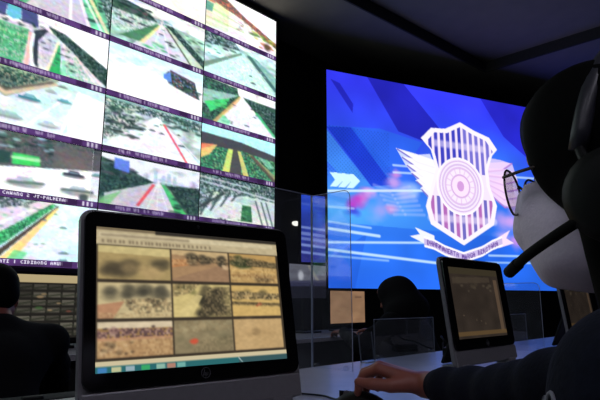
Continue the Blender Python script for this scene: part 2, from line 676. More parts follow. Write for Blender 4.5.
def f_c1r4():
    c = Canvas(FW, FH, seed=14).fill((250, 250, 252))
    c.poly([(0, 0), (1, 0), (1, .42), (0, .62)], (74, 78, 84))
    c.tex([(0, 0), (1, 0), (1, .4), (0, .56)], [(74, 76, 82), (60, 64, 68), (50, 70, 66), (92, 86, 88), (84, 96, 96)], .016, .9)
    c.blobs(30, 0, .5, 0, .3, .02, .05, DG + [(150, 200, 200), (130, 180, 190)], .7)
    c.poly([(.5, .1), (1, .1), (1, .42), (.5, .5)], (92, 86, 88), .8)
    c.poly([(.12, .36), (.37, .36), (.38, .52), (.12, .56)], (50, 200, 90))
    c.line([(.13, .44), (.36, .42)], .03, (190, 250, 190), .8, .02)
    c.poly([(0, .36), (.1, .36), (.1, .55), (0, .58)], (30, 66, 60))
    c.car(.72, .56, .09, (50, 58, 76))
    c.ell(.72, .38, .12, .1, (104, 92, 92), .8, .5)
    c.car(.25, .82, .13, (232, 238, 236))
    c.line([(.12, .86), (.42, .82)], .03, (60, 90, 80), .8, .02)
    c.car(.78, .84, .13, (238, 242, 240))
    c.line([(.62, .86), (.92, .84)], .03, (60, 80, 76), .8, .02)
    c.ell(.84, .96, .05, .07, (44, 60, 62), .9, .3)
    c.car(.97, .5, .05, (110, 190, 180))
    c.blobs(8, .2, .35, .62, .74, .01, .03, [(210, 190, 196)], .5)
    return c


def f_c1r5():
    c = Canvas(FW, FH, seed=15).vgrad((226, 240, 246), (206, 228, 240))
    c.noise(12, .06, colour=True)
    c.poly([(0, 0), (.55, 0), (0, .95)], (216, 206, 216))
    c.blobs(16, 0, .3, 0, .14, .02, .04, DG)
    c.line([(0, .5), (.4, .12)], .02, (255, 255, 255), .7, .01)
    c.poly([(.53, .02), (.58, .04), (.1, .8), (0, .9), (0, .68)], (46, 150, 96))
    c.tex([(.53, .02), (.58, .04), (.1, .8), (0, .9), (0, .68)], GR + [(20, 70, 50)], .013)
    c.tex([(0, 0), (.4, 0), (.3, .1), (0, .22)], MX, .014, .8)
    c.blobs(20, .02, .5, .1, .8, .01, .03, [(20, 90, 60), (90, 190, 130)], .5)
    c.poly([(.58, .06), (.6, .06), (.08, 1), (0, 1)], (66, 56, 50))
    c.poly([(.57, .1), (.6, .1), (.22, 1), (.1, 1)], (250, 206, 130))
    c.poly([(.22, .85), (.34, .9), (.3, 1), (.16, 1)], (90, 200, 130), .8)
    for x, y, k in ((.57, .2, .02), (.47, .32, .02), (.66, .42, .03), (.68, .86, .04), (.68, 1.0, .05)):
        c.car(x, y, k, (96, 130, 136))
    return c


def f_c2r0():
    c = Canvas(FW, FH, seed=20).vgrad((250, 250, 252), (246, 240, 226))
    c.blobs(16, 0, 1, .1, .6, .03, .1, [(250, 226, 190), (230, 240, 250), (255, 255, 255)], .5)
    c.poly([(0, .6), (.4, .7), (.3, 1), (0, 1)], (190, 206, 180), .6)
    return c


def f_c2r1():
    vp = (.5, .3)
    c = base_road(21, (240, 246, 250), vp, .22, .84, (212, 208, 222), (160, 204, 186))
    c.poly([(0, .34), (.46, .34), (.2, .8), (0, .8)], (190, 214, 206))
    c.tex([(0, .36), (.46, .34), (.2, .8), (0, .8)], [(190, 214, 206), (160, 196, 180), (220, 230, 230), (90, 140, 120)], .014, .8)
    c.tex([(0, .1), (.2, .12), (.36, .2), (.46, .33), (0, .4)], DK, .014, .9)
    c.blobs(46, 0, .4, .12, .36, .02, .05, DG, .9)
    c.blobs(6, .25, .36, .2, .3, .02, .03, [(90, 70, 80)], .7)
    c.blobs(12, .42, .6, .22, .36, .01, .03, [(100, 160, 170), (70, 120, 130)], .7)
    for x, y, k in ((.14, .56, .05), (.3, .5, .035), (.2, .46, .03), (.37, .5, .025), (.06, .5, .03)):
        c.car(x, y, k)
    c.poly([(.46, .36), (.48, .38), (.3, .9), (.08, .92)], (50, 110, 70), .9)
    c.poly([(.47, .38), (.49, .4), (.33, .9), (.28, .9)], (240, 226, 150), .8)
    c.poly([(.53, .3), (.62, .28), (1, .78), (1, 1), (.8, .7)], (44, 66, 66))
    c.tex([(.53, .3), (.62, .28), (1, .78), (1, 1), (.8, .7)], DK + [(110, 150, 140)], .013)
    c.blobs(30, .6, 1, .34, .95, .015, .04, DG + [(100, 130, 120)], .7)
    c.poly([(.55, .36), (.58, .36), (1, .98), (.86, 1)], (206, 214, 190), .8)
    c.line([(.55, .36), (.84, 1)], .012, (70, 70, 60), .9, .01)
    lanes(c, vp, (.42, .6), w=.006)
    for x, y, k in ((.5, .56, .022), (.58, .68, .03), (.52, .44, .016)):
        c.car(x, y, k)
    c.blobs(14, .3, .55, .8, .98, .02, .04, LG, .6)
    return c


def f_c2r2():
    c = Canvas(FW, FH, seed=22).vgrad((206, 240, 250), (255, 255, 255), .1, .5)
    c.noise(7, .05)
    c.blobs(10, 0, .6, .1, .35, .04, .1, [(170, 220, 236), (230, 246, 250)], .5)
    c.poly([(.58, .3), (.62, .16), (.9, .26), (.95, .62), (.8, .56), (.6, .46)], (80, 66, 86))
    c.tex([(.56, .3), (.6, .2), (.9, .3), (.97, .64), (.8, .58), (.6, .48)], DK + [(120, 60, 60), (160, 180, 190), (90, 120, 200)], .018, .8)
    c.poly([(.55, .3), (.62, .22), (.64, .44), (.55, .4)], (80, 130, 220))
    c.blobs(12, .68, .95, .3, .6, .02, .05, DG + [(140, 60, 60)], .7)
    c.line([(0, .42), (.5, .5), (1, .78)], .012, (226, 232, 236), .8, .02)
    return c


def f_c2r3():
    vp = (.5, .18)
    c = base_road(23, (206, 232, 230), vp, .0, 1.0, (232, 236, 242), (190, 206, 206), hor=.1)
    c.poly([(0, 0), (1, 0), (1, .14), (0, .24)], (110, 160, 160), .8)
    c.tex([(0, .06), (1, .04), (1, .3), (.6, .2), (.4, .2), (.1, .8), (0, .9)], MX + [(210, 226, 224), (224, 232, 232)], .014, .85)
    c.blobs(70, 0, .36, .15, .75, .015, .045, DG + [(200, 210, 206), (230, 236, 236)], .75)
    c.blobs(40, .55, 1, .08, .34, .02, .05, DG + [(120, 180, 176)], .7)
    lanes(c, vp, (.3, .5, .68, .86, 1.05))
    c.line([(.58, .3), (.84, 1)], .02, (226, 70, 90), .9, .008)
    for x, y, k in ((.3, .52, .06), (.12, .66, .05), (.46, .48, .03), (.56, .5, .025), (.5, .36, .02), (.78, .66, .03), (.74, .44, .02)):
        c.car(x, y, k, (40, 60, 56))
    return c


def f_c2r4():
    vp = (.55, .42)
    c = base_road(24, (246, 248, 252), vp, .28, .78, (222, 216, 226), (90, 130, 100))
    c.poly([(0, .3), (.3, .36), (.5, .44), (0, .9)], (50, 80, 70))
    c.tex([(0, .1), (.3, .3), (.5, .44), (0, .9)], DK + [(60, 100, 90)], .014, .9)
    c.blobs(30, 0, .34, .12, .5, .02, .06, DG, .8)
    c.poly([(.12, .08), (.26, .1), (.26, .34), (.12, .3)], (96, 130, 230))
    for x, h in ((.5, .18), (.58, .26), (.64, .2), (.7, .24)):
        c.poly([(x, .45), (x, h), (x + .04, h), (x + .04, .45)], (180, 206, 216), .8)
    c.poly([(.05, .8), (.5, .46), (.53, .46), (.36, 1), (.05, 1)], (206, 200, 206))
    c.poly([(.05, .86), (.2, .72), (.1, 1), (0, 1)], (120, 190, 120), .8)
    c.line([(.5, .5), (.36, .95)], .024, (232, 70, 80), .9, .01)
    c.poly([(.58, .44), (.64, .5), (.86, 1), (.74, 1)], (70, 190, 110))
    c.poly([(.64, .46), (1, .4), (1, 1), (.88, 1)], (40, 60, 58))
    c.tex([(.66, .46), (1, .4), (1, 1), (.88, 1)], DK + [(80, 110, 100)], .014)
    c.blobs(24, .7, 1, .4, 1, .02, .05, DG, .7)
    lanes(c, vp, (.45, .55, .66), w=.006)
    return c


def f_c3r0():
    c = Canvas(FW, FH, seed=30).fill((246, 240, 236))
    c.noise(9, .07, colour=True)
    c.poly([(0, .26), (.3, .3), (.3, .95), (0, .95)], (206, 222, 160), .6)
    for k in range(6):
        c.line([(.02, .4 + k * .09), (.5, .55 + k * .05)], .012, [(240, 210, 200), (170, 200, 120), (255, 255, 240)][k % 3], .6, .02)
    c.poly([(0, 0), (.16, .0), (.5, .32), (1, .66), (1, .8), (.5, .44), (.2, .3), (0, .22)], (116, 84, 78), .85)
    c.tex([(0, 0), (.16, .0), (.5, .32), (1, .66), (1, .8), (.5, .44), (.2, .34), (0, .26)], [(116, 84, 78), (220, 120, 70), (60, 80, 66), (190, 80, 70), (90, 60, 60)], .016, .7)
    c.blobs(26, 0, .3, .02, .34, .02, .05, [(226, 120, 70), (170, 60, 60), (90, 80, 60), (60, 100, 70)], .7)
    c.blobs(16, .3, 1, .3, .76, .015, .03, [(60, 80, 70), (120, 80, 70)], .6)
    c.poly([(.2, 0), (1, 0), (1, .62), (.5, .26)], (252, 252, 253))
    c.poly([(0, .36), (.1, .38), (.08, .6), (0, .6)], (60, 140, 130), .8)
    c.blobs(20, .64, .98, .6, .96, .03, .06, [(90, 150, 60), (190, 190, 80), (170, 110, 60), (60, 90, 40)], .75)
    c.ell(.86, .86, .05, .09, (70, 56, 30), .9, .4)
    return c


def f_c3r1():
    vp = (.5, .2)
    c = base_road(31, (226, 244, 244), vp, -.1, 1.0, (198, 236, 230), (186, 226, 216), hor=.1)
    c.poly([(0, 0), (.4, .0), (.46, .16), (0, .3)], (90, 130, 140), .8)
    c.tex([(0, 0), (.4, .0), (.46, .16), (0, .3)], MX, .016, .8)
    c.tex([(.1, .98), (.5, .25), (.95, .98)], [(198, 236, 230), (220, 246, 244), (170, 214, 214), (240, 250, 250)], .016, .7)
    c.blobs(24, 0, .4, .05, .3, .02, .04, DG + [(120, 160, 180)], .7)
    c.poly([(0, .78), (.48, .2), (.5, .23), (0, .92)], (96, 130, 110), .9)
    c.blobs(5, .05, .2, .36, .56, .02, .04, [(60, 140, 110)], .8)
    c.poly([(.55, .16), (.7, .2), (1, .5), (1, .82)], (110, 170, 160), .8)
    c.line([(.6, .22), (1, .84)], .05, (50, 90, 90), .9, .02)
    c.blobs(46, .2, .85, .3, .95, .01, .025, [(160, 206, 210), (236, 250, 250), (120, 180, 180), (200, 180, 210)], .6)
    c.car(.66, .86, .03)
    c.car(.62, .7, .025)
    return c


def f_c3r2():
    vp = (.5, .2)
    c = base_road(32, (250, 252, 252), vp, .18, 1.02, (228, 232, 240), (40, 76, 62), hor=.2)
    c.poly([(0, 0), (.42, .02), (.46, .18), (0, .3)], (40, 60, 66))
    c.tex([(0, .0), (.44, .02), (.46, .2), (.14, .95), (0, .95)], DK + [(50, 150, 90), (70, 120, 100)], .015, .85)
    c.poly([(0, .3), (.46, .2), (.1, .62), (0, .66)], (170, 206, 200), .8)
    c.poly([(.02, .6), (.34, .34), (.3, .5), (.1, .8)], (60, 200, 110))
    c.blobs(20, .02, .36, .4, .95, .02, .05, [(20, 60, 40), (80, 190, 100), (30, 110, 60)], .6)
    c.line([(.48, .24), (.16, 1)], .035, (220, 180, 110), .8, .015)
    c.poly([(.55, .2), (.8, .26), (1, .36), (1, .9)], (36, 66, 66))
    c.tex([(.55, .2), (.8, .24), (1, .34), (1, .9)], DK + [(110, 140, 140)], .014)
    c.blobs(26, .68, 1, .26, .66, .02, .04, DG, .7)
    lanes(c, vp, (.34, .5, .66, .82))
    c.poly([(.18, 1), (.26, .8), (.36, .9), (.34, 1)], (120, 230, 170), .7)
    for x, y, k in ((.58, .88, .03), (.66, .42, .025), (.92, .7, .04), (.4, .46, .02), (.83, .56, .03)):
        c.car(x, y, k)
    c.line([(.72, .5), (.98, .95)], .03, (60, 190, 120), .8, .02)
    return c


def f_c3r3():
    c = Canvas(FW, FH, seed=33).fill((50, 110, 84))
    c.blobs(60, 0, 1, .4, 1, .02, .06, [(40, 130, 90), (90, 190, 130), (30, 60, 50), (80, 90, 60)], .7)
    c.tex([(0, .4), (1, .4), (1, 1), (0, 1)], GR + DK + [(150, 190, 130)], .018, .6)
    c.poly([(0, 0), (1, 0), (1, .34), (.6, .24), (0, .22)], (176, 240, 240))
    c.poly([(0, .2), (.5, .22), (1, .34), (1, .5), (.5, .42), (0, .5)], (58, 60, 66))
    c.poly([(0, .5), (.2, .42), (.1, .7), (0, .8)], (240, 190, 110), .9)
    c.poly([(0, .48), (.16, .42), (.12, .5), (0, .6)], (230, 110, 80), .8)
    c.poly([(.4, .42), (.48, .42), (.52, 1), (.36, 1)], (64, 66, 66))
    c.poly([(.34, .44), (.4, .44), (.36, 1), (.27, 1)], (210, 220, 110), .9)
    c.poly([(.46, .44), (.5, .44), (.62, 1), (.54, 1)], (210, 206, 110), .9)
    c.poly([(.6, .46), (.66, .46), (1, .84), (1, .98)], (150, 150, 100), .8)
    c.poly([(.74, .46), (.9, .5), (1, .66), (.9, .7)], (140, 210, 180), .6)
    c.line([(.66, .5), (1, 1)], .04, (74, 60, 56), .8, .02)
    return c


def f_c3r4():
    c = Canvas(FW, FH, seed=34).fill((216, 224, 222))
    c.poly([(0, 0), (1, 0), (1, .34), (0, .3)], (70, 100, 92))
    c.blobs(50, 0, 1, 0, .4, .02, .05, DG + [(190, 206, 200), (120, 150, 140)], .75)
    c.tex([(0, 0), (1, 0), (1, .42), (.6, .36), (.3, .5), (0, .9)], MX + [(190, 206, 200)], .015, .8)
    c.line([(0, .2), (1, .36)], .03, (210, 222, 222), .9, .01)
    c.line([(0, .1), (.6, .16)], .02, (230, 240, 240), .8, .01)
    for k in range(7):
        c.line([(.02 + k * .06, .95 - k * .06), (.16 + k * .05, .4)], .016, [(60, 80, 80), (230, 236, 236)][k % 2], .9, .01)
    c.line([(0, .8), (.3, .4)], .03, (50, 66, 66), .9, .01)
    c.poly([(.36, .56), (.7, .56), (1, 1), (.1, 1)], (232, 232, 226))
    c.poly([(.54, .6), (.66, .6), (.68, .98), (.52, .98)], (50, 110, 70))
    c.blobs(10, .53, .67, .62, .96, .01, .03, [(20, 50, 30), (90, 170, 110)], .8)
    c.poly([(.5, .44), (.7, .44), (.74, .56), (.46, .56)], (196, 216, 210))
    for x in (.82, .9, .97):
        c.line([(x - .1, .45), (x, 1)], .014, (70, 90, 90), .8, .01)
    c.blobs(8, .2, .5, .9, 1, .01, .02, [(30, 30, 30)], .8)
    return c


def f_any(seed):
    vp = (.45 + .1 * (seed % 2), .25)
    c = base_road(seed, (236, 244, 246), vp, .1, .9, (208, 214, 222), (90, 160, 120))
    c.blobs(30, 0, .35, .2, .6, .02, .06, DG, .8)
    c.blobs(30, .65, 1, .2, .6, .02, .06, DG, .8)
    lanes(c, vp, (.3, .5, .7))
    for x, y, k in ((.4, .6, .04), (.6, .75, .05), (.5, .4, .02)):
        c.car(x, y, k)
    return c


FEEDS = {(1, 1): f_c1r1, (1, 2): f_c1r2, (1, 3): f_c1r3, (1, 4): f_c1r4, (1, 5): f_c1r5,
         (2, 0): f_c2r0, (2, 1): f_c2r1, (2, 2): f_c2r2, (2, 3): f_c2r3, (2, 4): f_c2r4,
         (3, 0): f_c3r0, (3, 1): f_c3r1, (3, 2): f_c3r2, (3, 3): f_c3r3, (3, 4): f_c3r4}
CAPTION = {(1, 4): '15 CAWANG 2 JT-PALMERAH', (1, 5): '28 JATI | CIBINONG AMUK'}


def caption_pic(key):
    t = CAPTION.get(key)
    w, h = (240, 16) if t else (110, 8)
    c = Canvas(w, h, ux=14.0, uy=1.0, seed=key[0] * 10 + key[1] + 103)
    wd = 14.0
    c.fill((74, 48, 98))
    c.noise(12, .25)
    if t:
        c.text(t, 2.9, .2, .42, (232, 228, 244), .95)
    else:                                   # too small to read in the photograph: blurred strokes only
        x = c.rng.uniform(1.5, 3.0)
        while x < wd * .62:
            if c.rng.rand() < .78:
                y = c.rng.uniform(.24, .34)
                c.line([(x, y), (x + c.rng.uniform(-.05, .1), y + c.rng.uniform(.24, .4))], .12, (196, 184, 212), .6, .08)
            x += c.rng.uniform(.2, .34)
    for k in range(3):
        c.line([(wd * .88 + k * .5, .3), (wd * .88 + k * .5, .72)], .16, (226, 222, 236), .8, .08)
    c.poly([(wd * .74, .1), (wd * .83, .1), (wd * .83, .9), (wd * .74, .9)], (44, 26, 58), .7)
    return c.out()


# ------------------------------------------------------------------ the room shell (x along the desks, y towards the video wall)
X0, X1, Y0, Y1 = -4.0, 8.0, -3.2, 3.95
SOF, TRAY = 3.85, 3.97


def struct(name, bm, m):
    return tag(obj(name, bm, m), kind='structure')


struct('floor', bx(X0, X1, Y0, Y1, -0.1, 0), M_FLOOR)
struct('wall_back', bx(X0 - .1, X1 + .1, Y1, Y1 + .1, 0, TRAY), M_WALL)
struct('wall_front', bx(X0 - .1, X1 + .1, Y0 - .1, Y0, 0, TRAY), M_WALL)
struct('wall_left', bx(X0 - .1, X0, Y0, Y1, 0, TRAY), M_WALL)
struct('wall_right', bx(X1, X1 + .1, Y0, Y1, 0, TRAY), M_WALL)
struct('ceiling', bx(X0, X1, Y0, Y1, TRAY, TRAY + .1), M_CEIL)
YA = lambda x: 2.93 - (x - 3.726) * .0995       # the soffit edge runs slightly askew to the desks


def slab(pts, z0, z1):
    b = bmesh.new()
    lo_ = [b.verts.new((x, y, z0)) for x, y in pts]
    hi_ = [b.verts.new((x, y, z1)) for x, y in pts]
    b.faces.new(lo_[::-1])
    b.faces.new(hi_)
    for k in range(len(pts)):
        b.faces.new((lo_[k], lo_[(k + 1) % len(pts)], hi_[(k + 1) % len(pts)], hi_[k]))
    return b


struct('trim_1', slab([(X0, YA(X0)), (X1, YA(X1)), (X1, Y1), (X0, Y1)], SOF, TRAY), M_CEIL)     # dropped soffit in front of the video wall
struct('trim_2', slab([(6.22, Y0), (X1, Y0), (X1, YA(X1)), (6.22, YA(6.22))], SOF, TRAY), M_CEIL)   # dropped soffit over the LED corner
struct('shade_strip_1', slab([(X0, YA(X0) - .02), (6.2, YA(6.2) - .02), (6.2, YA(6.2)), (X0, YA(X0))], SOF - .012, TRAY), mat('soffit_shade', (60, 58, 56), .9))   # dark strips: shade of the soffit step put into the colour
struct('shade_strip_2', bx(6.2, 6.22, Y0, YA(6.22) - .005, SOF - .012, TRAY), MATS['soffit_shade'])

# ------------------------------------------------------------------ unseen ceiling panels added as fill light
def fill_light(x, y):
    t = thing('fill_light', 'added square fill light panel on the ceiling, out of view', 'ceiling light', (x, y, TRAY), group='added fill lights')
    fbm = bmesh.new()
    for a in ((-.32, .32, -.32, -.3), (-.32, .32, .3, .32), (-.32, -.3, -.3, .3), (.3, .32, -.3, .3)):
        box(fbm, *a, -.03, 0)
    obj('frame', fbm, M_SILVER, t)
    obj('fill_pane', bx(-.3, .3, -.3, .3, -.02, -.005), glow_mat('fill_diffuser', (240, 238, 255), FILL_GAIN), t)


for _x, _y in ((-2.6, -1.9), (-.4, -1.9), (1.8, -1.9), (-2.6, .3)):
    fill_light(_x, _y)

# ------------------------------------------------------------------ video wall
TW, TH = 0.861, 0.4245
VX1, VZ0, VY = 3.458, 1.225, 3.597
NC, NR = 8, 6  # leftmost columns lie out of view, added for the light they give
VX0 = VX1 - NC * TW
VZ1 = VZ0 + NR * TH
vw = thing('video_wall', 'tall video wall of traffic camera feeds in narrow black frame', 'video wall', ((VX0 + VX1) / 2, VY, 0))
ox = (VX0 + VX1) / 2
fb = bmesh.new()
box(fb, VX0 - ox - .03, VX1 - ox + .03, .03, .2, VZ0 - .02, VZ1 + .03)
box(fb, VX0 - ox - .035, VX0 - ox - .003, -.01, .03, VZ0 - .02, VZ1 + .035, .004)
box(fb, VX1 - ox + .003, VX1 - ox + .035, -.01, .03, VZ0 - .02, VZ1 + .035, .004)
box(fb, VX0 - ox, VX1 - ox, -.01, .03, VZ1 + .003, VZ1 + .035, .004)
obj('frame', fb, M_BLACK, vw)
obj('lower_trim', bx(VX0 - ox - .035, VX1 - ox + .035, -.015, .03, VZ0 - .075, VZ0 - .004, .006), M_PURPLE, vw)
obj('base_cabinet', bx(VX0 - ox - .02, VX1 - ox + .02, .0, .2, 0, VZ0 - .08, .005), M_MATTE, vw)
CAPH = 0.046
for ci in range(NC):
    for ri in range(NR):
        key = (ci - NC + 4, ri)
        cv = (FEEDS[key]() if key in FEEDS else f_any(40 + ci * 7 + ri)).hazy()
        hh_, ww_ = cv.a.shape[:2]
        fx = (np.arange(ww_) + .5) / ww_
        fy = np.minimum((np.arange(hh_) + .5) / hh_ / .885, .999)          # the picture ends where the caption starts
        if key[0] == 1:
            fx = np.minimum(np.abs(fx - .23) / .77, .999)
        cv.a = cv.a[(fy * hh_).astype(int)][:, (fx * ww_).astype(int)]
        pic = cv.out()
        x0 = VX0 - ox + ci * TW
        z1 = VZ1 - ri * TH
        p = picture_mesh('display_panel', pic, x0 + .004, x0 + TW - .004, z1 - TH + .002, z1 - .002, 0.0, .028, S_WALL, M_BLACK, vw)
        picture_mesh('caption_bar', caption_pic(key), x0 + .004, x0 + TW - .004, z1 - TH + .002, z1 - TH + CAPH, -.0015, .0012, S_WALL, M_BLACK, p)

# ------------------------------------------------------------------ LED screen with the crest
LW, LH = 3.7, 2.281


def led_picture():
    c = Canvas(470, 290, LW, LH, ss=2, seed=5)
    c.vgrad((54, 60, 250), (44, 112, 232), .1, 1.5)
    t = np.clip((c.Y - .9) / .6, 0, 1) * np.clip(1 - (c.Y - 1.5) / .7, 0, 1) * np.clip(1 - (c.X - .2) / 1.8, 0, 1)
    c.a = c.a * (1 - .7 * t[..., None]) + np.array((96, 190, 250)) * .7 * t[..., None]
    t = np.clip(1 - np.hypot((c.X - 2.0) / .9, (c.Y - .95) / .6), 0, 1)
    c.a = c.a * (1 - .8 * t[..., None]) + np.array((60, 150, 246)) * .8 * t[..., None]

    def shade(pts, col, al=.85):               # diagonal ribbons of the backdrop
        c.poly(pts, col, al)
    shade([(.5, 0), (.97, 0), (1.5, .52), (1.2, .64), (.88, .57)], (34, 34, 176))
    shade([(.05, .1), (.16, .13), (.32, .34), (.31, .44)], (30, 30, 170), .7)
    shade([(0, .62), (.64, .57), (1.2, .66), (1.0, .9), (.7, 1.0), (.3, .9)], (44, 110, 236), .6)
    shade([(0, .63), (.3, .6), (.78, 1.18), (.52, 1.22)], (26, 50, 206), .75)
    shade([(.28, .6), (.34, .6), (.9, 1.16), (.78, 1.18)], (40, 96, 232), .6)
    shade([(0, .66), (.5, 1.21), (.3, 1.25), (0, 1.0)], (70, 150, 246), .7)
    shade([(2.07, 0), (2.9, 0), (2.9, .75), (2.6, .57), (2.4, .44)], (38, 36, 196))
    shade([(3.1, 0), (3.5, 0), (3.7, .3), (3.7, .8), (3.4, .4)], (40, 40, 200), .8)
    c.poly([(0, 1.62), (LW, 1.7), (LW, LH), (0, LH)], (34, 96, 226), .55)
    c.poly([(0, 2.0), (.45, 1.72), (.3, LH), (0, LH)], (30, 84, 200), .5)
    dots = (np.sin(c.X * 150) * np.sin(c.Y * 150) > .55) & (c.X < .75) & (c.Y > .6) & (c.Y < 1.15)    # halftone patch
    c.a[dots] = c.a[dots] * .82
    c.noise(20, .06)
    c.noise(6, .08)
    # coloured smoke
    for x, y, r, col, al in ((.43, 1.33, .13, (226, 110, 210), .6), (.33, 1.41, .1, (200, 50, 190), .7), (.3, 1.5, .08, (60, 60, 210), .6), (.5, 1.26, .1, (230, 170, 235), .6),
                             (.8, 1.15, .13, (206, 160, 236), .6), (.93, 1.28, .16, (170, 180, 246), .6), (.62, 1.44, .14, (160, 160, 240), .6), (.75, 1.45, .1, (230, 150, 215), .5),
                             (.82, 1.06, .08, (226, 140, 220), .6), (1.05, 1.2, .12, (150, 190, 250), .6), (.55, 1.55, .1, (120, 170, 245), .5),
                             (2.35, 1.05, .22, (246, 190, 240), .7), (2.5, 1.25, .2, (246, 160, 226), .6), (2.38, 1.5, .2, (236, 170, 236), .6), (2.5, 1.7, .16, (226, 150, 226), .6), (2.62, 1.45, .14, (190, 190, 250), .6),
                             (2.25, 1.7, .12, (230, 180, 240), .5)):
        for k in range(7):
            a = c.rng.uniform(0, 6.28)
            q = r * c.rng.uniform(.0, .8)
            c.ell(x + q * math.cos(a), y + q * math.sin(a) * .7, r * c.rng.uniform(.3, .7), r * c.rng.uniform(.2, .5), col, al * .55, .6)
    # light streaks
    for a, b, w, al in (((0, 1.31), (1.3, 1.2), .014, .9), ((0, 1.47), (.3, 1.47), .012, .5), ((0, 1.69), (.6, 1.74), .018, .85), ((0, 1.62), (.5, 1.66), .01, .6),
                        ((0, 1.83), (1.26, 1.78), .012, .8), ((0, 1.9), (1.36, 2.0), .016, .85), ((0, 1.96), (.7, 1.99), .01, .5), ((.8, .96), (1.18, .95), .012, .7), ((.8, 1.04), (1.2, 1.02), .012, .7),
                        ((2.05, 1.89), (3.3, 1.87), .012, .7), ((2.0, 1.97), (3.2, 1.95), .01, .6), ((2.3, .94), (3.3, .9), .014, .7)):
        c.line([a, b], w, (215, 240, 255), al, .012)
    for x in (.03, .125, .22):                  # chevrons
        c.poly([(x, 1.115), (x + .085, 1.108), (x + .165, 1.175), (x + .083, 1.256), (x, 1.262), (x + .06, 1.186)], (214, 250, 255), .95)
    # wings
    wh, pk = (250, 248, 255), (246, 214, 246)
    c.poly([(.84, .763), (1.087, .814), (1.291, .78), (1.365, .934), (1.409, 1.126), (1.317, 1.304), (1.228, 1.22), (1.089, 1.08), (.95, .93)], wh, .75)
    c.poly([(2.133, .734), (2.317, .739), (2.504, .769), (2.57, .962), (2.6, 1.27), (2.392, 1.3), (2.226, 1.25), (2.115, 1.124)], pk, .75)
    for k in range(6):
        c.poly([(.84 + .1 * k * .6, .763 + .085 * k), (1.1 + .03 * k, .80 + .06 * k), (1.37, .85 + .06 * k), (1.36, .93 + .075 * k), (1.12 + .03 * k, .90 + .082 * k)], wh, .92)
        c.line([(.86 + .06 * k, .775 + .085 * k), (1.12 + .03 * k, .895 + .08 * k), (1.34, .93 + .075 * k)], .011, (112, 100, 196), .9, .006)
    for k in range(6):
        tx, ty = 2.50 + .07 * math.sin(k * .6), .765 + .105 * k
        c.poly([(tx, ty), (2.36, .76 + .085 * k), (2.1, .80 + .06 * k), (2.1, .9 + .055 * k), (2.34, .865 + .09 * k)], pk, .7)
        c.line([(tx, ty), (2.34, .865 + .09 * k), (2.13, .9 + .055 * k)], .012, (166, 112, 204), .8, .008)
    for k in range(7):                          # wisps drifting off the crest
        c.line([(2.4 + .05 * k, 1.3 + .07 * k), (2.6 + .03 * k, 1.25 + .08 * k), (2.85, 1.3 + .06 * k)], .012, (250, 224, 250), .5, .02)
        c.line([(.55 + .04 * k, 1.2 + .05 * k), (.75 + .03 * k, 1.25 + .04 * k), (1.0 + .03 * k, 1.18 + .05 * k)], .012, (206, 206, 252), .35, .02)
    # shield
    sh = [(1.744, .347), (1.52, .456), (1.322, .47), (1.178, .607), (1.308, .731), (1.365, .934), (1.269, 1.195), (1.205, 1.38), (1.261, 1.576), (1.7, 1.79),
          (2.155, 1.535), (2.22, 1.307), (2.133, 1.086), (2.12, .882), (2.197, .702), (2.281, .618), (2.169, .482), (1.946, .424)]
    c.poly(sh, (246, 240, 252))
    inn = [(1.72 + (x - 1.72) * .88, 1.06 + (y - 1.06) * .92) for x, y in sh]
    keep = c.a.copy()
    c.poly(inn, (240, 226, 246))
    for k in range(-6, 7):                      # vertical stripes, interrupted by the round plate
        x = 1.715 + k * .083
        top = (52, 56, 186) if k < 1 else (112, 106, 206)
        c.poly([(x - .024, .40), (x + .024, .40), (x + .024, .95), (x - .024, .95)], top, .95)
        c.poly([(x - .024, 1.25), (x + .024, 1.25), (x + .024, 1.74), (x - .024, 1.74)], (170, 92, 176) if k % 2 else (96, 92, 186), .9)
    m = np.zeros(c.X.shape, bool)
    for i in range(len(inn)):
        (xa, ya), (xb, yb) = inn[i], inn[(i + 1) % len(inn)]
        m ^= ((ya > c.Y) != (yb > c.Y)) & (c.X < (xb - xa) * (c.Y - ya) / (yb - ya + 1e-12) + xa)
    tmp = c.a.copy()
    c.a = keep
    c.a[m] = tmp[m]
    for y0, y1, n in ((.56, .72, 7), (1.42, 1.58, 9)):
        c.line([(1.715 - .05 * n, (y0 + y1) / 2), (1.715 + .05 * n, (y0 + y1) / 2)], .05, (246, 232, 250), .55, .03)
    # round plate
    cx, cy = 1.70, 1.115
    c.ell(cx, cy, .335, .335, (244, 232, 248))
    c.ring(cx, cy, .318, .335, (252, 250, 255), .9)
    c.ring(cx, cy, .24, .262, (196, 160, 222), .6)
    c.ring(cx, cy, .285, .30, (206, 170, 226), .8)
    c.ring(cx, cy, .20, .225, (216, 180, 230), .8)
    c.ring(cx, cy, .12, .14, (206, 160, 220), .8)
    c.ell(cx, cy, .12, .12, (250, 226, 248))
    c.ell(cx, cy, .05, .06, (206, 150, 216), .9)
    for k in range(16):
        a = k * math.pi / 8
        c.line([(cx + .15 * math.cos(a), cy + .15 * math.sin(a)), (cx + .195 * math.cos(a), cy + .195 * math.sin(a))], .014, (226, 186, 232), .7)
    # ribbon
    c.poly([(.98, 1.72), (1.11, 1.694), (1.048, 1.62), (1.3, 1.70), (1.3, 1.81), (1.157, 1.79)], (238, 240, 252))
    c.poly([(2.2, 1.68), (2.394, 1.58), (2.324, 1.68), (2.442, 1.732), (2.2, 1.8)], (246, 222, 244))
    top = [(1.161, 1.713), (1.292, 1.739), (1.436, 1.799), (1.69, 1.866), (1.957, 1.788), (2.11, 1.712), (2.265, 1.658)]
    c.poly(top + [(x, y + .115) for x, y in top[::-1]], (254, 250, 255))
    c.poly([(x, y + .022) for x, y in top] + [(x, y + .093) for x, y in top[::-1]], (150, 120, 206), .5)
    word = 'DHARMAKERTA MARGA REKSYAKA'
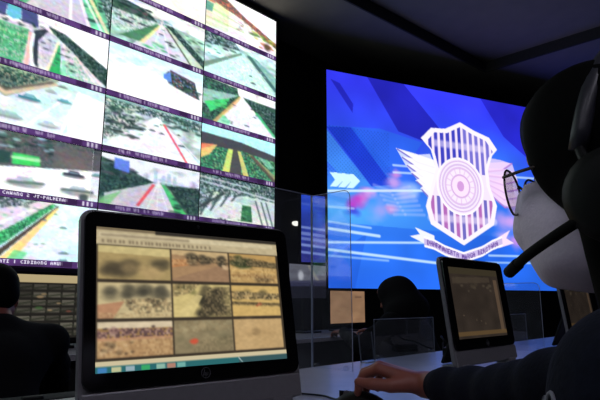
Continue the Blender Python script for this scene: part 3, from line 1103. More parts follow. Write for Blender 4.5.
    for i, ch in enumerate(word):
        x = 1.2 + i * (1.0 / len(word))
        y = np.interp(x, [p[0] for p in top], [p[1] for p in top])
        c.text(ch, x, y + .03, .055, (90, 60, 150), .9)
    return c.out()


LED_RZ = R(-22.93)
led = thing('led_screen', 'large blue LED screen showing a white winged shield crest', 'led screen', (4.077, 3.472, 0), LED_RZ)
LZ0 = 1.144
picture_mesh('screen', led_picture(), 0, LW, LZ0, LZ0 + LH, 0, .03, S_LED, M_BLACK, led)
obj('housing', bx(-.02, LW + .02, .03, .14, LZ0 - .02, LZ0 + LH + .02, .004), M_MATTE, led)
obj('base_cabinet', bx(-.01, LW + .01, .01, .14, 0, LZ0 - .022, .004), M_MATTE, led)


def reflection_pic():  # blue reflection and its streaks, painted for an added glowing panel
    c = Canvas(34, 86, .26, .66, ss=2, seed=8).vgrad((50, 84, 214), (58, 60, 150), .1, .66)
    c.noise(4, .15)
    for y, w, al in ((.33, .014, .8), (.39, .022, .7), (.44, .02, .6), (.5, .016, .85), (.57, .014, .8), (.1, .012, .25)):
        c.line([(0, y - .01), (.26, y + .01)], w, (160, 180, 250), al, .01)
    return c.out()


picture_mesh('reflection_panel', reflection_pic(), -.285, -.024, 1.39, 2.055, .012, .03, screen_mat('reflection_picture', .8, .6, .1), M_BLACK, led)
obj('reflection_bracket', bx(-.285, -.0, .044, .1, 1.36, 2.08, .004), M_MATTE, led)

lamp = tag(obj('indicator_lamp', lathe(bmesh.new(), [(.05, 0), (.05, .02), (.035, .035)], 16,
           Matrix.Translation((4.10, Y1 - .002, 1.83)) @ Matrix.Rotation(R(90), 4, 'X') @ Matrix.Diagonal((1, .5, 1, 1))),
           glow_mat('lamp_white', (255, 250, 235), 1.3)), 'small lit white lamp on the dark wall beside the blue screen', 'lamp')


def ceiling_sensor(x, y, label):
    t = thing('ceiling_sensor', label, 'sensor', (x, y, TRAY), group=None)
    obj('base', lathe(bmesh.new(), [(.05, -.012), (.055, 0)], 18), M_SILVER, t)
    obj('cap', lathe(bmesh.new(), [(.012, -.045), (.03, -.035), (.036, -.012)], 18), M_SILVER, t)


ceiling_sensor(4.93, 1.77, 'small round pale sensor on the dark ceiling')


# ------------------------------------------------------------------ desks
def console_desk(name, label, x0, x1, y0, y1, legs, group):
    t = thing(name, label, 'desk', ((x0 + x1) / 2, (y0 + y1) / 2, 0), group=group)
    cx, cy = (x0 + x1) / 2, (y0 + y1) / 2
    obj('desktop', bx(x0 - cx, x1 - cx, y0 - cy, y1 - cy, DESK - .03, DESK, .004), M_DESK, t)
    obj('modesty_panel', bx(x0 - cx + .05, x1 - cx - .05, y1 - cy - .12, y1 - cy - .1, .12, DESK - .03), M_DARKW, t)
    for lx in legs:
        obj('leg', bx(lx - cx - .02, lx - cx + .02, y0 - cy + .06, y1 - cy - .04, 0, DESK - .03, .003), M_DARKW, t)
    return t


console_desk('console_desk', 'long pale console desk under the all-in-one computers', -1.3, 4.7, .45, 1.41, (-1.26, .0, 1.7, 2.95, 4.66), None)
console_desk('console_desk', 'far console desk in front of the video wall', -.6, 4.05, 2.55, 3.25, (-.56, 1.2, 2.6, 4.01), None)


# ------------------------------------------------------------------ all-in-one computers
def screen_3x3():
    c = Canvas(230, 148, ss=2, seed=51).fill((196, 176, 132))
    c.poly([(0, 0), (1, 0), (1, .13), (0, .13)], (190, 174, 138))
    c.poly([(.0, .0), (1, 0), (1, .022), (0, .022)], (118, 104, 80))
    c.poly([(.28, .0), (1, 0), (1, .03), (.28, .03)], (50, 46, 40))
    c.poly([(.01, .04), (.97, .04), (.97, .075), (.01, .075)], (206, 192, 156))
    x = .03
    while x < .6:
        c.line([(x, .095), (x, .11)], .006, (110, 96, 76), .7, .004)
        x += c.rng.uniform(.012, .03)
    c.line([(.03, .058), (.45, .058)], .01, (130, 114, 92), .6, .01)
    c.poly([(0, .13), (1, .13), (1, .925), (0, .925)], (60, 52, 42))
    X = [(.008, .352), (.36, .676), (.684, .985)]
    Y = [(.135, .385), (.40, .655), (.67, .915)]

    def cell(i, j):
        x0, x1 = X[i]
        y0, y1 = Y[j]
        q = lambda u, v: (x0 + u * (x1 - x0), y0 + v * (y1 - y0))
        P = lambda pts, col, al=1.0: c.poly([q(*p) for p in pts], col, al)

        def B(n, u0, u1, v0, v1, r, cols, al=.6):
            for _ in range(n):
                a, b = q(c.rng.uniform(u0, u1), c.rng.uniform(v0, v1))
                rr = r * c.rng.uniform(.5, 1.2)
                if x0 + rr < a < x1 - rr and y0 + rr < b < y1 - rr:
                    c.ell(a, b, rr, rr, cols[c.rng.randint(len(cols))], al, .5)
        X2 = lambda pts, cols, cell=.006, al=.7: c.tex([q(*p) for p in pts], cols, cell * 1.5, al * .75)
        full = [(0, 0), (1, 0), (1, .96), (0, .96)]
        k = (i, j)
        if k == (0, 0):
            P(full, (168, 146, 98)); P([(0, 0), (1, 0), (1, .25), (0, .2)], (202, 184, 128))
            B(26, .0, .45, .5, .8, .04, [(74, 66, 52), (96, 84, 62)], .4); B(16, .75, 1, .4, .7, .03, [(84, 76, 58)], .4); B(8, .4, .8, .6, .9, .04, [(176, 150, 104)], .5)
        elif k == (1, 0):
            P(full, (166, 132, 96)); P([(0, 0), (1, 0), (1, .2), (0, .15)], (198, 170, 124))
            P([(0, .3), (.5, .25), (.5, .4), (0, .55)], (196, 128, 78), .8)
            B(22, .3, .95, .15, .4, .022, [(84, 76, 62), (66, 60, 50)], .7); B(6, .85, 1, .4, .6, .015, [(210, 180, 140)], .7)
            P([(0, .9), (.8, .45), (1, .6), (1, .96), (0, .96)], (150, 118, 92), .7)
        elif k == (2, 0):
            P(full, (190, 152, 92)); B(18, 0, .4, .1, .4, .025, [(56, 70, 42), (74, 82, 52)], .8)
            P([(.35, .2), (1, .25), (1, .45), (.35, .4)], (96, 84, 60), .8); P([(0, .5), (1, .55), (1, .62), (0, .6)], (212, 170, 100), .9)
            B(10, .5, 1, .75, .9, .02, [(84, 66, 44)], .7); P([(0, .7), (.5, .66), (1, .74), (1, .8), (0, .76)], (150, 110, 64), .7)
        elif k == (0, 1):
            P(full, (196, 178, 134)); B(30, .15, 1, .05, .35, .035, [(60, 58, 50), (80, 76, 64)], .5)
            P([(0, .6), (.35, .5), (.2, .96), (0, .96)], (176, 122, 92), .8); B(12, .4, .95, .45, .8, .016, [(70, 64, 54), (90, 82, 66)], .8)
        elif k == (1, 1):
            P(full, (206, 186, 124)); B(14, 0, .4, .0, .25, .025, [(110, 106, 66)], .7)
            B(34, .45, 1, .1, .95, .032, [(48, 46, 38), (70, 64, 50), (96, 86, 62)], .75); P([(.1, .8), (.4, .3), (.5, .34), (.3, .96), (.1, .96)], (216, 196, 134), .8)
        elif k == (2, 1):
            P(full, (206, 172, 106)); B(22, 0, 1, .2, .42, .02, [(86, 78, 54), (110, 98, 66)], .7); P([(0, .5), (1, .56), (1, .64), (0, .58)], (92, 78, 52), .8)
            B(3, .5, .6, .55, .65, .012, [(190, 90, 60)], .8)
        elif k == (0, 2):
            P(full, (178, 138, 96)); P([(0, 0), (1, 0), (1, .18), (0, .18)], (214, 196, 164)); P([(0, .18), (1, .2), (1, .4), (0, .42)], (128, 96, 90))
            B(16, 0, 1, .14, .42, .012, [(70, 56, 54), (190, 150, 60), (170, 140, 130)], .8); P([(0, .42), (1, .4), (1, .5), (0, .52)], (186, 140, 106), .9)
            B(16, .05, .45, .55, .9, .014, [(84, 66, 50), (206, 170, 130)], .8)
        elif k == (1, 2):
            P(full, (140, 126, 96)); B(30, 0, 1, 0, .95, .04, [(120, 112, 84), (164, 148, 112), (110, 102, 78)], .4)
            B(4, .28, .4, .58, .66, .018, [(200, 84, 60)], .8); B(5, .1, .5, .1, .3, .02, [(180, 162, 124)], .6)
        else:
            P(full, (192, 160, 112)); B(14, .0, 1, .1, .95, .05, [(202, 170, 122), (180, 148, 102)], .4); B(5, .3, .5, .35, .5, .02, [(160, 132, 92)], .7)
        dk, tn = [(66, 60, 46), (92, 82, 60), (120, 104, 76), (150, 130, 96), (50, 46, 38)], [(206, 180, 132), (182, 152, 108), (160, 132, 94), (216, 194, 146), (130, 106, 78)]
        if k == (1, 0):
            X2([(.25, .12), (1, .2), (1, .42), (.6, .34), (.25, .36)], dk); X2([(0, .3), (.4, .26), (.5, .4), (0, .5)], tn, .006, .5)
        elif k == (2, 0):
            X2([(0, .08), (.4, .1), (1, .25), (1, .42), (0, .4)], dk); X2([(0, .44), (1, .46), (1, .95), (0, .95)], tn, .007, .5)
        elif k == (0, 1):
            X2([(.3, .45), (1, .4), (1, .8), (.5, .85)], tn + dk[:2], .006, .6); X2([(0, .8), (1, .86), (1, .95), (0, .95)], tn, .006, .5)
        elif k == (1, 1):
            X2([(.6, .08), (1, .04), (1, .95), (.4, .95), (.5, .6)], dk, .006, .75); X2([(0, 0), (.45, .0), (.3, .25), (0, .4)], dk[1:] + tn, .006, .7)
        elif k == (2, 1):
            X2([(0, .18), (1, .24), (1, .44), (0, .42)], dk[1:] + tn[:2], .006, .8); X2([(0, .5), (1, .55), (1, .68), (0, .62)], dk[1:], .006, .5)
        elif k == (0, 2):
            X2([(0, .16), (1, .18), (1, .42), (0, .44)], [(96, 72, 72), (150, 116, 104), (190, 156, 130), (70, 56, 56), (170, 136, 70)], .006, .8); X2([(0, .5), (1, .46), (1, .95), (0, .95)], tn, .007, .45)
        elif k == (1, 2):
            X2([(0, .0), (1, .0), (1, .3), (0, .4)], dk[2:4] + [(150, 140, 108)], .008, .4); X2([(.4, .6), (1, .5), (1, .95), (.2, .95)], dk[1:4], .007, .35)
        c.line([q(0.02, .985), q(.98, .985)], .008, (52, 44, 38), .9)
    for i in range(3):
        for j in range(3):
            cell(i, j)
    c.blur(4)
    c.noise(60, .05)
    c.poly([(0, .925), (1, .925), (1, .955), (0, .955)], (206, 192, 156))
    c.poly([(0, .955), (1, .955), (1, 1), (0, 1)], (44, 104, 108))
    c.poly([(.7, .955), (1, .955), (1, 1), (.7, 1)], (60, 80, 84), .7)
    for x, col in ((.01, (70, 130, 190)), (.07, (206, 200, 150)), (.13, (160, 180, 190)), (.2, (60, 170, 100)), (.27, (150, 190, 170)), (.32, (190, 130, 110)), (.37, (120, 180, 170))):
        c.poly([(x, .962), (x + .04, .962), (x + .04, .996), (x, .996)], col, .9)
    c.line([(.7, .96), (.72, .995)], .006, (190, 210, 210), .8)
    return c.out()


def screen_dim(seed):
    c = Canvas(110, 70, ss=2, seed=seed).fill((62, 53, 46))
    c.noise(9, .12)
    c.poly([(0, 0), (1, 0), (1, .1), (0, .1)], (72, 64, 48))
    c.poly([(.88, .16), (.96, .16), (.96, .92), (.88, .92)], (118, 96, 76), .8)
    c.poly([(.04, .15), (.8, .12), (.8, .2), (.04, .24)], (92, 80, 66), .6)
    c.blobs(14, .05, .8, .15, .34, .02, .05, [(110, 98, 80), (84, 74, 60)], .5)
    c.blobs(4, .1, .6, .5, .9, .008, .015, [(140, 120, 96)], .6)
    c.poly([(0, .9), (1, .9), (1, .96), (0, .96)], (120, 94, 60), .8)
    return c.out()


def aio(label, loc, rz, tilt, wd, ht, drop, pic, gain, rect):
    """All-in-one computer: black glass front, lit screen, silver chin and back shell, feet and logo."""
    t = thing('all_in_one_computer', label, 'computer', loc, rz)
    T = Matrix.Translation((0, 0, drop)) @ Matrix.Rotation(-tilt, 4, 'X')
    w = wd / 2
    obj('back_shell', prism(bmesh.new(), rrect(-w - .006, w + .006, -.057, ht + .006, .022), .006, .02, T, .003), M_SILVER, t)
    g = obj('glass_front', prism(bmesh.new(), rrect(-w, w, 0, ht, .018), -.002, .006, T, .0015), M_GLOSS, t)
    obj('chin', bx(-w - .002, w + .002, -.001, .008, -.055, -.003, .004, 2, T), M_SILVER, t)
    lb = bmesh.new()
    ring = [(.0105 * math.cos(k * math.pi / 12), -.0032, .0155 + .0105 * math.sin(k * math.pi / 12)) for k in range(24)]
    tube(lb, ring, .0009, 6, True)
    # slanted lower-case h and p
    sl = .28
    for pts in ([(-.0045, .0075), (-.0045, .0225)], [(-.0045, .0165), (-.001, .0165), (-.001, .0105)],
                [(.0015, .0165), (.0015, .0055)], [(.0015, .0165), (.005, .0165), (.005, .0105), (.0015, .0105)]):
        tube(lb, [(x + (z - .0155) * sl, -.0032, z) for x, z in pts], .0008, 6)
    bmesh.ops.transform(lb, matrix=T, verts=lb.verts[:])
    tag(obj('logo', lb, mat('logo_grey', (62, 62, 68), .4), g), 'grey ring with slanted letters hp')
    obj('webcam', lathe(bmesh.new(), [(.004, 0), (.003, .001)], 12, T @ Matrix.Translation((0, -.0022, ht - .012)) @ Matrix.Rotation(R(90), 4, 'X')), M_BLACK, g)
    x0, x1, z0, z1 = rect
    picture_mesh('screen', pic, x0 - w, x1 - w, z0, z1, -.0035, .0014, screen_mat('aio_picture_%s' % gain, gain), M_BLACK, t, T)
    # feet and rear prop
    for sx in (-1, 1):
        obj('foot', bx(sx * w * .78 - .03, sx * w * .78 + .03, -.012, .05, 0, drop - .05, .005), M_SILVER, t)
    lg = bmesh.new()
    prism(lg, [(-.07, 0), (.07, 0), (.055, .19), (-.055, .19)], -.006, .006, Matrix.Translation((0, .16, .0045)) @ Matrix.Rotation(R(22), 4, 'X'), .002)
    obj('rear_prop', lg, M_BLACK, t)
    return t


aio('all-in-one computer with nine road camera pictures on its screen', (.7255, .959, DESK), R(-7.22), R(10), .507, .348, .075, screen_3x3(), 1.0, (.022, .472, .031, .316))
aio('all-in-one computer with a dim brown screen behind the hand on the mouse', (2.044, .944, DESK), R(-.75), R(7), .496, .332, .07, screen_dim(61), .6, (.033, .433, .037, .299))
aio('all-in-one computer mostly hidden behind the masked person', (3.27, .944, DESK), R(-.75), R(7), .496, .332, .07, screen_dim(62), .35, (.033, .433, .037, .299))


# ------------------------------------------------------------------ far monitors on the second desk
def lcd(label, x, y, w, h, z0, pic, gain, rz=0.0):
    t = thing('desk_monitor', label, 'monitor', (x, y, DESK), rz)
    z = z0 - DESK
    obj('bezel', prism(bmesh.new(), rrect(-w / 2, w / 2, z, z + h, .012), 0, .03, None, .003), M_BLACK, t)
    picture_mesh('screen', pic, -w / 2 + .014, w / 2 - .014, z + .018, z + h - .014, -.0015, .001, screen_mat('lcd_%s' % gain, gain), M_BLACK, t)
    obj('stand_neck', bx(-.025, .025, .03, .055, .01, z + h * .5, .004), M_BLACK, t)
    obj('stand_base', bx(-.11, .11, -.05, .13, 0, .014, .006), M_BLACK, t)
    return t


def pic_tan():
    c = Canvas(60, 40, seed=71).fill((150, 116, 88))
    c.noise(6, .1)
    c.blobs(12, .1, .9, .1, .9, .05, .12, [(162, 128, 96), (140, 106, 80)], .5)
    c.poly([(.7, .16), (.9, .16), (.9, .22), (.7, .22)], (96, 72, 60), .6)
    return c.out()


def pic_grid():
    c = Canvas(100, 70, seed=72).fill((40, 38, 34))
    c.poly([(0, 0), (1, 0), (1, .13), (0, .13)], (206, 186, 140))
    for i in range(7):
        for j in range(7):
            x, y = .02 + i * .14, .16 + j * .12
            b = c.rng.uniform(.6, 1.2)
            c.poly([(x, y), (x + .12, y), (x + .12, y + .075), (x, y + .075)], np.array((96, 92, 82)) * b)
            c.line([(x, y + .06), (x + .12, y + .03)], .03, np.array((60, 62, 50)) * b, .8)
    c.blobs(6, .3, .7, .2, .6, .02, .04, [(140, 80, 66), (180, 150, 110), (70, 110, 60)], .7)
    return c.out()


def pic_grey():
    c = Canvas(70, 46, seed=73).fill((30, 30, 40))
    c.poly([(0, 0), (1, 0), (1, .5), (0, .56)], (120, 120, 130))
    c.blobs(10, .0, 1, .0, .5, .06, .12, [(150, 148, 158), (96, 94, 104), (110, 110, 116)], .5)
    c.ell(.3, .34, .07, .14, (230, 230, 236), .9, .4)
    c.line([(.52, .05), (.78, .5)], .05, (170, 165, 150), .7, .03)
    c.poly([(0, .5), (1, .44), (1, .62), (0, .66)], (66, 66, 96), .8)
    return c.out()


lcd('black desk monitor with beige window and dark picture grid', 1.22, 2.95, .56, .36, .80, pic_grid(), .75)
lcd('black desk monitor with a blurry grey picture beneath the added reflection panel', 3.27, 3.0, .47, .30, 1.02, pic_grey(), .7)
lcd('black desk monitor with a plain tan screen beside the hunched person', 3.72, 2.95, .5, .3, .815, pic_tan(), .9)


# ------------------------------------------------------------------ clear acrylic screens on the desk
def pane(parent, name, pts, y0, y1, mtx=None):
    p = obj(name, prism(bmesh.new(), pts, y0, y1, mtx), M_ACRYL, parent)
    return p


def acrylic_corner(label, x, yb, h, back_len, side_len):
    """Back pane along the desk's far edge and a side pane coming forward, with edges in the lit colour."""
    t = thing('acrylic_screen', label, 'screen divider', (x, yb, DESK))
    if back_len:
        pane(t, 'back_pane', rrect(-back_len, -.004, 0, h, .004), -.005, 0)
        obj('back_edge', bx(-back_len, -.004, -.0056, .0006, h, h + .0022), M_EDGE, t)
    Mz = Matrix.Rotation(R(-90), 4, 'Z')        # outline x runs towards -y
    r = .03
    pts = [(0, 0), (side_len, 0)] + [(side_len - r + r * math.cos(R(a)), h - r + r * math.sin(R(a))) for a in range(0, 91, 15)] + [(0, h)]
    pane(t, 'side_pane', pts, -.0025, .0025, Mz)
    eb = bmesh.new()
    edge = [(0, h)] + pts[::-1][1:9]
    tube(eb, [(0, -p[0], p[1]) for p in edge], .0014, 6)
    obj('side_edge', eb, M_EDGE, t)
    obj('corner_edge', bx(-.0045, .0025, -.0015, .0025, 0, h), M_EDGE, t)
    for yy in (-.02, -side_len + .03):
        obj('clip', bx(-.008, .008, yy - .008, yy + .008, 0, .016, .002), M_ACRYL, t)
    return t


acrylic_corner('tall clear acrylic screen behind the nine-picture computer', 1.554, 1.405, .65, .9, .19)
acrylic_corner('clear acrylic screen beside the dim brown computer', 2.80, 1.405, .335, 0, .40)


def low_pane(label, x0, x1, h, depth=.06, cat='screen divider'):
    t = thing('low_acrylic_screen', label, cat, ((x0 + x1) / 2, 1.395, DESK))
    w = (x1 - x0) / 2
    pane(t, 'pane', rrect(-w, w, 0, h, .006), -.002, .002)
    obj('top_edge', bx(-w, w, -.0024, .0024, h, h + .002), M_EDGE, t)
    for s in (-1, 1):
        obj('side_edge', bx(s * w - .0012, s * w + .0012, -.0024, .0024, 0, h), M_EDGE2, t)
        obj('clip', bx(s * (w - .03) - .012, s * (w - .03) + .012, -.012, .012, 0, .016, .002), M_ACRYL, t)
    return t


low_pane('low clear acrylic screen left of the dim brown computer', 1.935, 2.43, .165)
low_pane('low clear acrylic screen right of the dim brown computer', 2.84, 3.6, .165)
h = thing('leaflet_holder', 'small clear acrylic leaflet holder on the far desk edge', 'holder', (1.852, 1.37, DESK))
obj('pane', prism(bmesh.new(), rrect(-.045, .045, 0, .118, .004), -.002, .002, Matrix.Rotation(R(-6), 4, 'X')), M_ACRYL, h)
for s in (-1, 1):
    obj('side_edge', bx(s * .045 - .0012, s * .045 + .0012, -.0024, .0024, 0, .118, 0, 2, Matrix.Rotation(R(-6), 4, 'X')), M_EDGE2, h)
obj('lip', bx(-.045, .045, -.03, .004, 0, .004, .001), M_EDGE, h)

# ------------------------------------------------------------------ mouse, cable, power adapter
ms = thing('computer_mouse', 'black computer mouse under the hand', 'mouse', (1.045, .80, DESK), R(16))
mb = bmesh.new()
rings = []
for i in range(9):
    f = i / 8
    y = -.055 + .11 * f
    hw = .031 * (1 - abs(2 * f - 1) ** 3 * .35)
    hh = .036 * math.sin(math.pi * (.16 + .74 * f)) ** .7
    rings.append([mb.verts.new((hw * math.cos(a), y, max(0.002, hh * math.sin(a)))) for a in [math.pi * k / 10 for k in range(11)]])
for i in range(8):
    for k in range(10):
        mb.faces.new((rings[i][k], rings[i][k + 1], rings[i + 1][k + 1], rings[i + 1][k]))
    mb.faces.new((rings[i][0], rings[i + 1][0], rings[i + 1][10], rings[i][10]))
mb.faces.new(rings[0])
mb.faces.new(rings[8])
obj('shell', mb, M_BLACK, ms, True)
obj('scroll_wheel', lathe(bmesh.new(), [(.009, -.003), (.009, .003)], 14, Matrix.Translation((0, .03, .026)) @ Matrix.Rotation(R(90), 4, 'Y')), M_SILVER, ms)
obj('button_seam', bx(-.0006, .0006, .005, .05, .012, .0335), M_GLOSS, ms)
tag(obj('mouse_cable', tube(bmesh.new(), smooth_path([(1.03, .855, DESK + .012), (1.07, .90, DESK + .004), (1.09, .96, DESK + .003), (1.06, 1.04, DESK + .003), (1.0, 1.05, DESK + .003), (.96, 1.07, DESK + .003), (.93, 1.12, DESK + .004)]), .0024, 8), M_BLACK, None, True),
    'thin black cable curving from the mouse to the computer', 'cable')
pa = thing('power_adapter', 'small black power adapter behind the dim brown computer', 'adapter', (2.36, 1.27, DESK), R(20))
obj('body', bx(-.06, .06, -.03, .03, 0, .035, .006), M_BLACK, pa)
obj('glint', lathe(bmesh.new(), [(.004, 0), (.004, .002)], 10, Matrix.Translation((-.03, -.0305, .02)) @ Matrix.Rotation(R(90), 4, 'X')), glow_mat('adapter_glint', (255, 250, 235), 1.2), pa)  # glowing dot put in for a glint on the adapter
obj('cord', tube(bmesh.new(), smooth_path([(-.058, 0, .018), (-.1, .01, .06), (-.07, .03, .085), (-.02, .02, .06), (.03, .04, .05), (.1, .05, .02), (.16, .06, .006)]), .004, 8), M_BLACK, pa, True)


# ------------------------------------------------------------------ organic shapes: blended distance fields turned into one surface
def field_mesh(name, prims, res, m, parent=None, pad=.03):
    """prims: dict(t='cap'|'ell'|'box', ..., k=blend, op='+'|'-'). Surface nets on the blended field."""
    lo, hi = np.full(3, 1e9), np.full(3, -1e9)
    for p in prims:
        if p['t'] == 'cap':
            a, b = np.array(p['a'], float), np.array(p['b'], float)
            r = max(p['ra'], p['rb'])
            p['lo'], p['hi'] = np.minimum(a, b) - r, np.maximum(a, b) + r
        else:
            c, r = np.array(p['c'], float), np.array(p['r'], float)
            if p.get('rot') is not None:
                r = np.full(3, r.max())
            p['lo'], p['hi'] = c - r, c + r
        if p.get('op', '+') == '+':
            lo, hi = np.minimum(lo, p['lo']), np.maximum(hi, p['hi'])
    lo = lo - pad
    n = np.ceil((hi + pad - lo) / res).astype(int) + 1
    F = np.full(n, 1.0, np.float32)
    ax = [lo[i] + res * np.arange(n[i]) for i in range(3)]
    for p in prims:
        k = p.get('k', .02)
        pd = k + 3 * res
        i0 = np.maximum(np.floor((p['lo'] - pd - lo) / res).astype(int), 0)
        i1 = np.minimum(np.ceil((p['hi'] + pd - lo) / res).astype(int) + 1, n)
        if np.any(i1 <= i0):
            continue
        sl = tuple(slice(i0[i], i1[i]) for i in range(3))
        X = ax[0][sl[0]][:, None, None]
        Y = ax[1][sl[1]][None, :, None]
        Z = ax[2][sl[2]][None, None, :]
        if p['t'] == 'cap':
            a, b = np.array(p['a'], float), np.array(p['b'], float)
            d = b - a
            L = max(d @ d, 1e-12)
            h_ = np.clip(((X - a[0]) * d[0] + (Y - a[1]) * d[1] + (Z - a[2]) * d[2]) / L, 0, 1)
            D = np.sqrt((X - a[0] - h_ * d[0]) ** 2 + (Y - a[1] - h_ * d[1]) ** 2 + (Z - a[2] - h_ * d[2]) ** 2) - (p['ra'] + (p['rb'] - p['ra']) * h_)
        else:
            c, r = np.array(p['c'], float), np.array(p['r'], float)
            x, y, z = X - c[0], Y - c[1], Z - c[2]
            rot = p.get('rot')
            if rot is not None:
                q = np.array(rot)               # rows: local axes
                x, y, z = (q[0][0] * x + q[0][1] * y + q[0][2] * z, q[1][0] * x + q[1][1] * y + q[1][2] * z, q[2][0] * x + q[2][1] * y + q[2][2] * z)
            if p['t'] == 'ell':
                k0 = np.sqrt((x / r[0]) ** 2 + (y / r[1]) ** 2 + (z / r[2]) ** 2)
                k1 = np.sqrt((x / r[0] ** 2) ** 2 + (y / r[1] ** 2) ** 2 + (z / r[2] ** 2) ** 2) + 1e-9
                D = k0 * (k0 - 1) / k1
            else:
                D = np.maximum(np.maximum(np.abs(x) - r[0], np.abs(y) - r[1]), np.abs(z) - r[2])
        D = D.astype(np.float32)
        G = F[sl]
        if p.get('op', '+') == '+':
            h_ = np.clip(.5 + .5 * (G - D) / k, 0, 1)
            F[sl] = G * (1 - h_) + D * h_ - k * h_ * (1 - h_)
        else:
            h_ = np.clip(.5 - .5 * (G + D) / k, 0, 1)
            F[sl] = G * (1 - h_) - D * h_ + k * h_ * (1 - h_)
    ins = F < 0
    cnt = np.zeros(tuple(n - 1), np.int8)
    for dx in (0, 1):
        for dy in (0, 1):
            for dz in (0, 1):
                cnt += ins[dx:n[0] - 1 + dx, dy:n[1] - 1 + dy, dz:n[2] - 1 + dz]
    act = np.argwhere((cnt > 0) & (cnt < 8))
    vid = np.full(tuple(n - 1), -1, np.int32)
    vid[act[:, 0], act[:, 1], act[:, 2]] = np.arange(len(act))
    acc = np.zeros((len(act), 3))
    num = np.zeros(len(act))
    cs = [(0, 0, 0), (1, 0, 0), (0, 1, 0), (1, 1, 0), (0, 0, 1), (1, 0, 1), (0, 1, 1), (1, 1, 1)]
    val = [F[act[:, 0] + c[0], act[:, 1] + c[1], act[:, 2] + c[2]] for c in cs]
    for i, j in ((0, 1), (2, 3), (4, 5), (6, 7), (0, 2), (1, 3), (4, 6), (5, 7), (0, 4), (1, 5), (2, 6), (3, 7)):
        a, b = val[i], val[j]
        s = (a < 0) != (b < 0)
        t = np.where(s, a / np.where(s, a - b, 1), 0)
        pa_, pb_ = np.array(cs[i], float), np.array(cs[j], float)
        acc += s[:, None] * (pa_ + t[:, None] * (pb_ - pa_))
        num += s
    V = lo + res * (act + acc / num[:, None])
    Q = []
    for axn in range(3):
        o = [i for i in range(3) if i != axn]
        sa = [slice(0, n[i]) for i in range(3)]
        sb = list(sa)
        sa[axn] = slice(0, n[axn] - 1)
        sb[axn] = slice(1, n[axn])
        A, B = ins[tuple(sa)], ins[tuple(sb)]
        e = np.argwhere(A != B)
        e = e[(e[:, o[0]] > 0) & (e[:, o[1]] > 0) & (e[:, o[0]] < n[o[0]] - 1) & (e[:, o[1]] < n[o[1]] - 1)]
        flip = A[e[:, 0], e[:, 1], e[:, 2]]
        qs = []
        for d0, d1 in ((0, 0), (-1, 0), (-1, -1), (0, -1)):
            f = e.copy()
            f[:, o[0]] += d0
            f[:, o[1]] += d1
            qs.append(vid[f[:, 0], f[:, 1], f[:, 2]])
        q = np.stack(qs, -1)
        if axn == 1:
            flip = ~flip
        q[~flip] = q[~flip][:, ::-1]
        Q.append(q)
    Q = np.concatenate(Q)
    me = bpy.data.meshes.new(name)
    me.vertices.add(len(V))
    me.vertices.foreach_set('co', V.astype(np.float32).ravel())
    me.loops.add(Q.size)
    me.loops.foreach_set('vertex_index', Q.astype(np.int32).ravel())
    me.polygons.add(len(Q))
    me.polygons.foreach_set('loop_start', (np.arange(len(Q)) * 4).astype(np.int32))
    me.polygons.foreach_set('use_smooth', [True] * len(Q))
    me.materials.append(m)
    me.update(calc_edges=True)
    me.validate()
    return link(bpy.data.objects.new(name, me), parent)


def cap(a, b, ra, rb=None, k=.02, op='+'):
    return dict(t='cap', a=tuple(a), b=tuple(b), ra=ra, rb=ra if rb is None else rb, k=k, op=op)


def ell(c, r, k=.02, op='+', rot=None):
    return dict(t='ell', c=tuple(c), r=tuple(r), k=k, op=op, rot=rot)


def cut(c, r, rot=None, k=.002):
    return dict(t='box', c=tuple(c), r=tuple(r), k=k, op='-', rot=rot)


def V3(*a):
    return np.array(a, float)


def unit(v):
    v = np.array(v, float)
    return v / np.linalg.norm(v)


def hand_prims(wrist, d, up, thumb, curl=(14, 32, 30), spread=1.0, size=1.0):
    """Palm, four jointed fingers of unequal length and a thumb leaving the side of the palm."""
    d, up, thumb = unit(d), unit(up), unit(thumb)
    w = np.array(wrist, float)
    out = []
    side = (.029, .0098, -.0098, -.0275)
    along = (.083, .087, .083, .074)
    lens = (.068, .076, .070, .055)
    for i in range(4):
        root = w + thumb * side[i] * .62 + d * .012
        kn = w + thumb * side[i] * spread + d * along[i] + up * (.004 - .002 * abs(i - 1))
        out.append(cap(root, kn, .0155, .0108, k=.010))
        p = kn
        ang = 0
        r0 = (.0094, .0097, .0094, .0082)[i]
        for s, fr in enumerate((.44, .31, .25)):
            ang += curl[s] + (2 * i if s else 0)
            dd = d * math.cos(R(ang)) - up * math.sin(R(ang)) + thumb * (side[i] * 1.4 * (spread - .6))
            q = p + unit(dd) * lens[i] * fr
            r1 = r0 * .92
            out.append(cap(p, q, r0, r1, k=.004))
            p, r0 = q, r1
    root = w + d * .018 + thumb * .016 - up * .004
    t1 = root + unit(d * .62 + thumb * .72 - up * .25) * .046
    t2 = t1 + unit(d * .9 + thumb * .25 - up * .22) * .034
    t3 = t2 + unit(d * .95 - thumb * .02 - up * .22) * .026
    out += [cap(root, t1, .016, .0125, k=.010), cap(t1, t2, .0118, .0105, k=.004), cap(t2, t3, .0102, .0082, k=.004)]
    for p in out:
        p['a'], p['b'] = tuple(w + (np.array(p['a']) - w) * size), tuple(w + (np.array(p['b']) - w) * size)
        p['ra'], p['rb'] = p['ra'] * size, p['rb'] * size
    return out


def nod(Hc, pitch, yaw=0.0):
    """Returns a function from head coordinates (x right, y forward, z up from the head centre) to body coordinates."""
    Rx = np.array(Matrix.Rotation(pitch, 3, 'X'))
    Rz = np.array(Matrix.Rotation(yaw, 3, 'Z'))
    M3 = Rz @ Rx
    return (lambda p: np.array(Hc, float) + M3 @ np.array(p, float)), M3


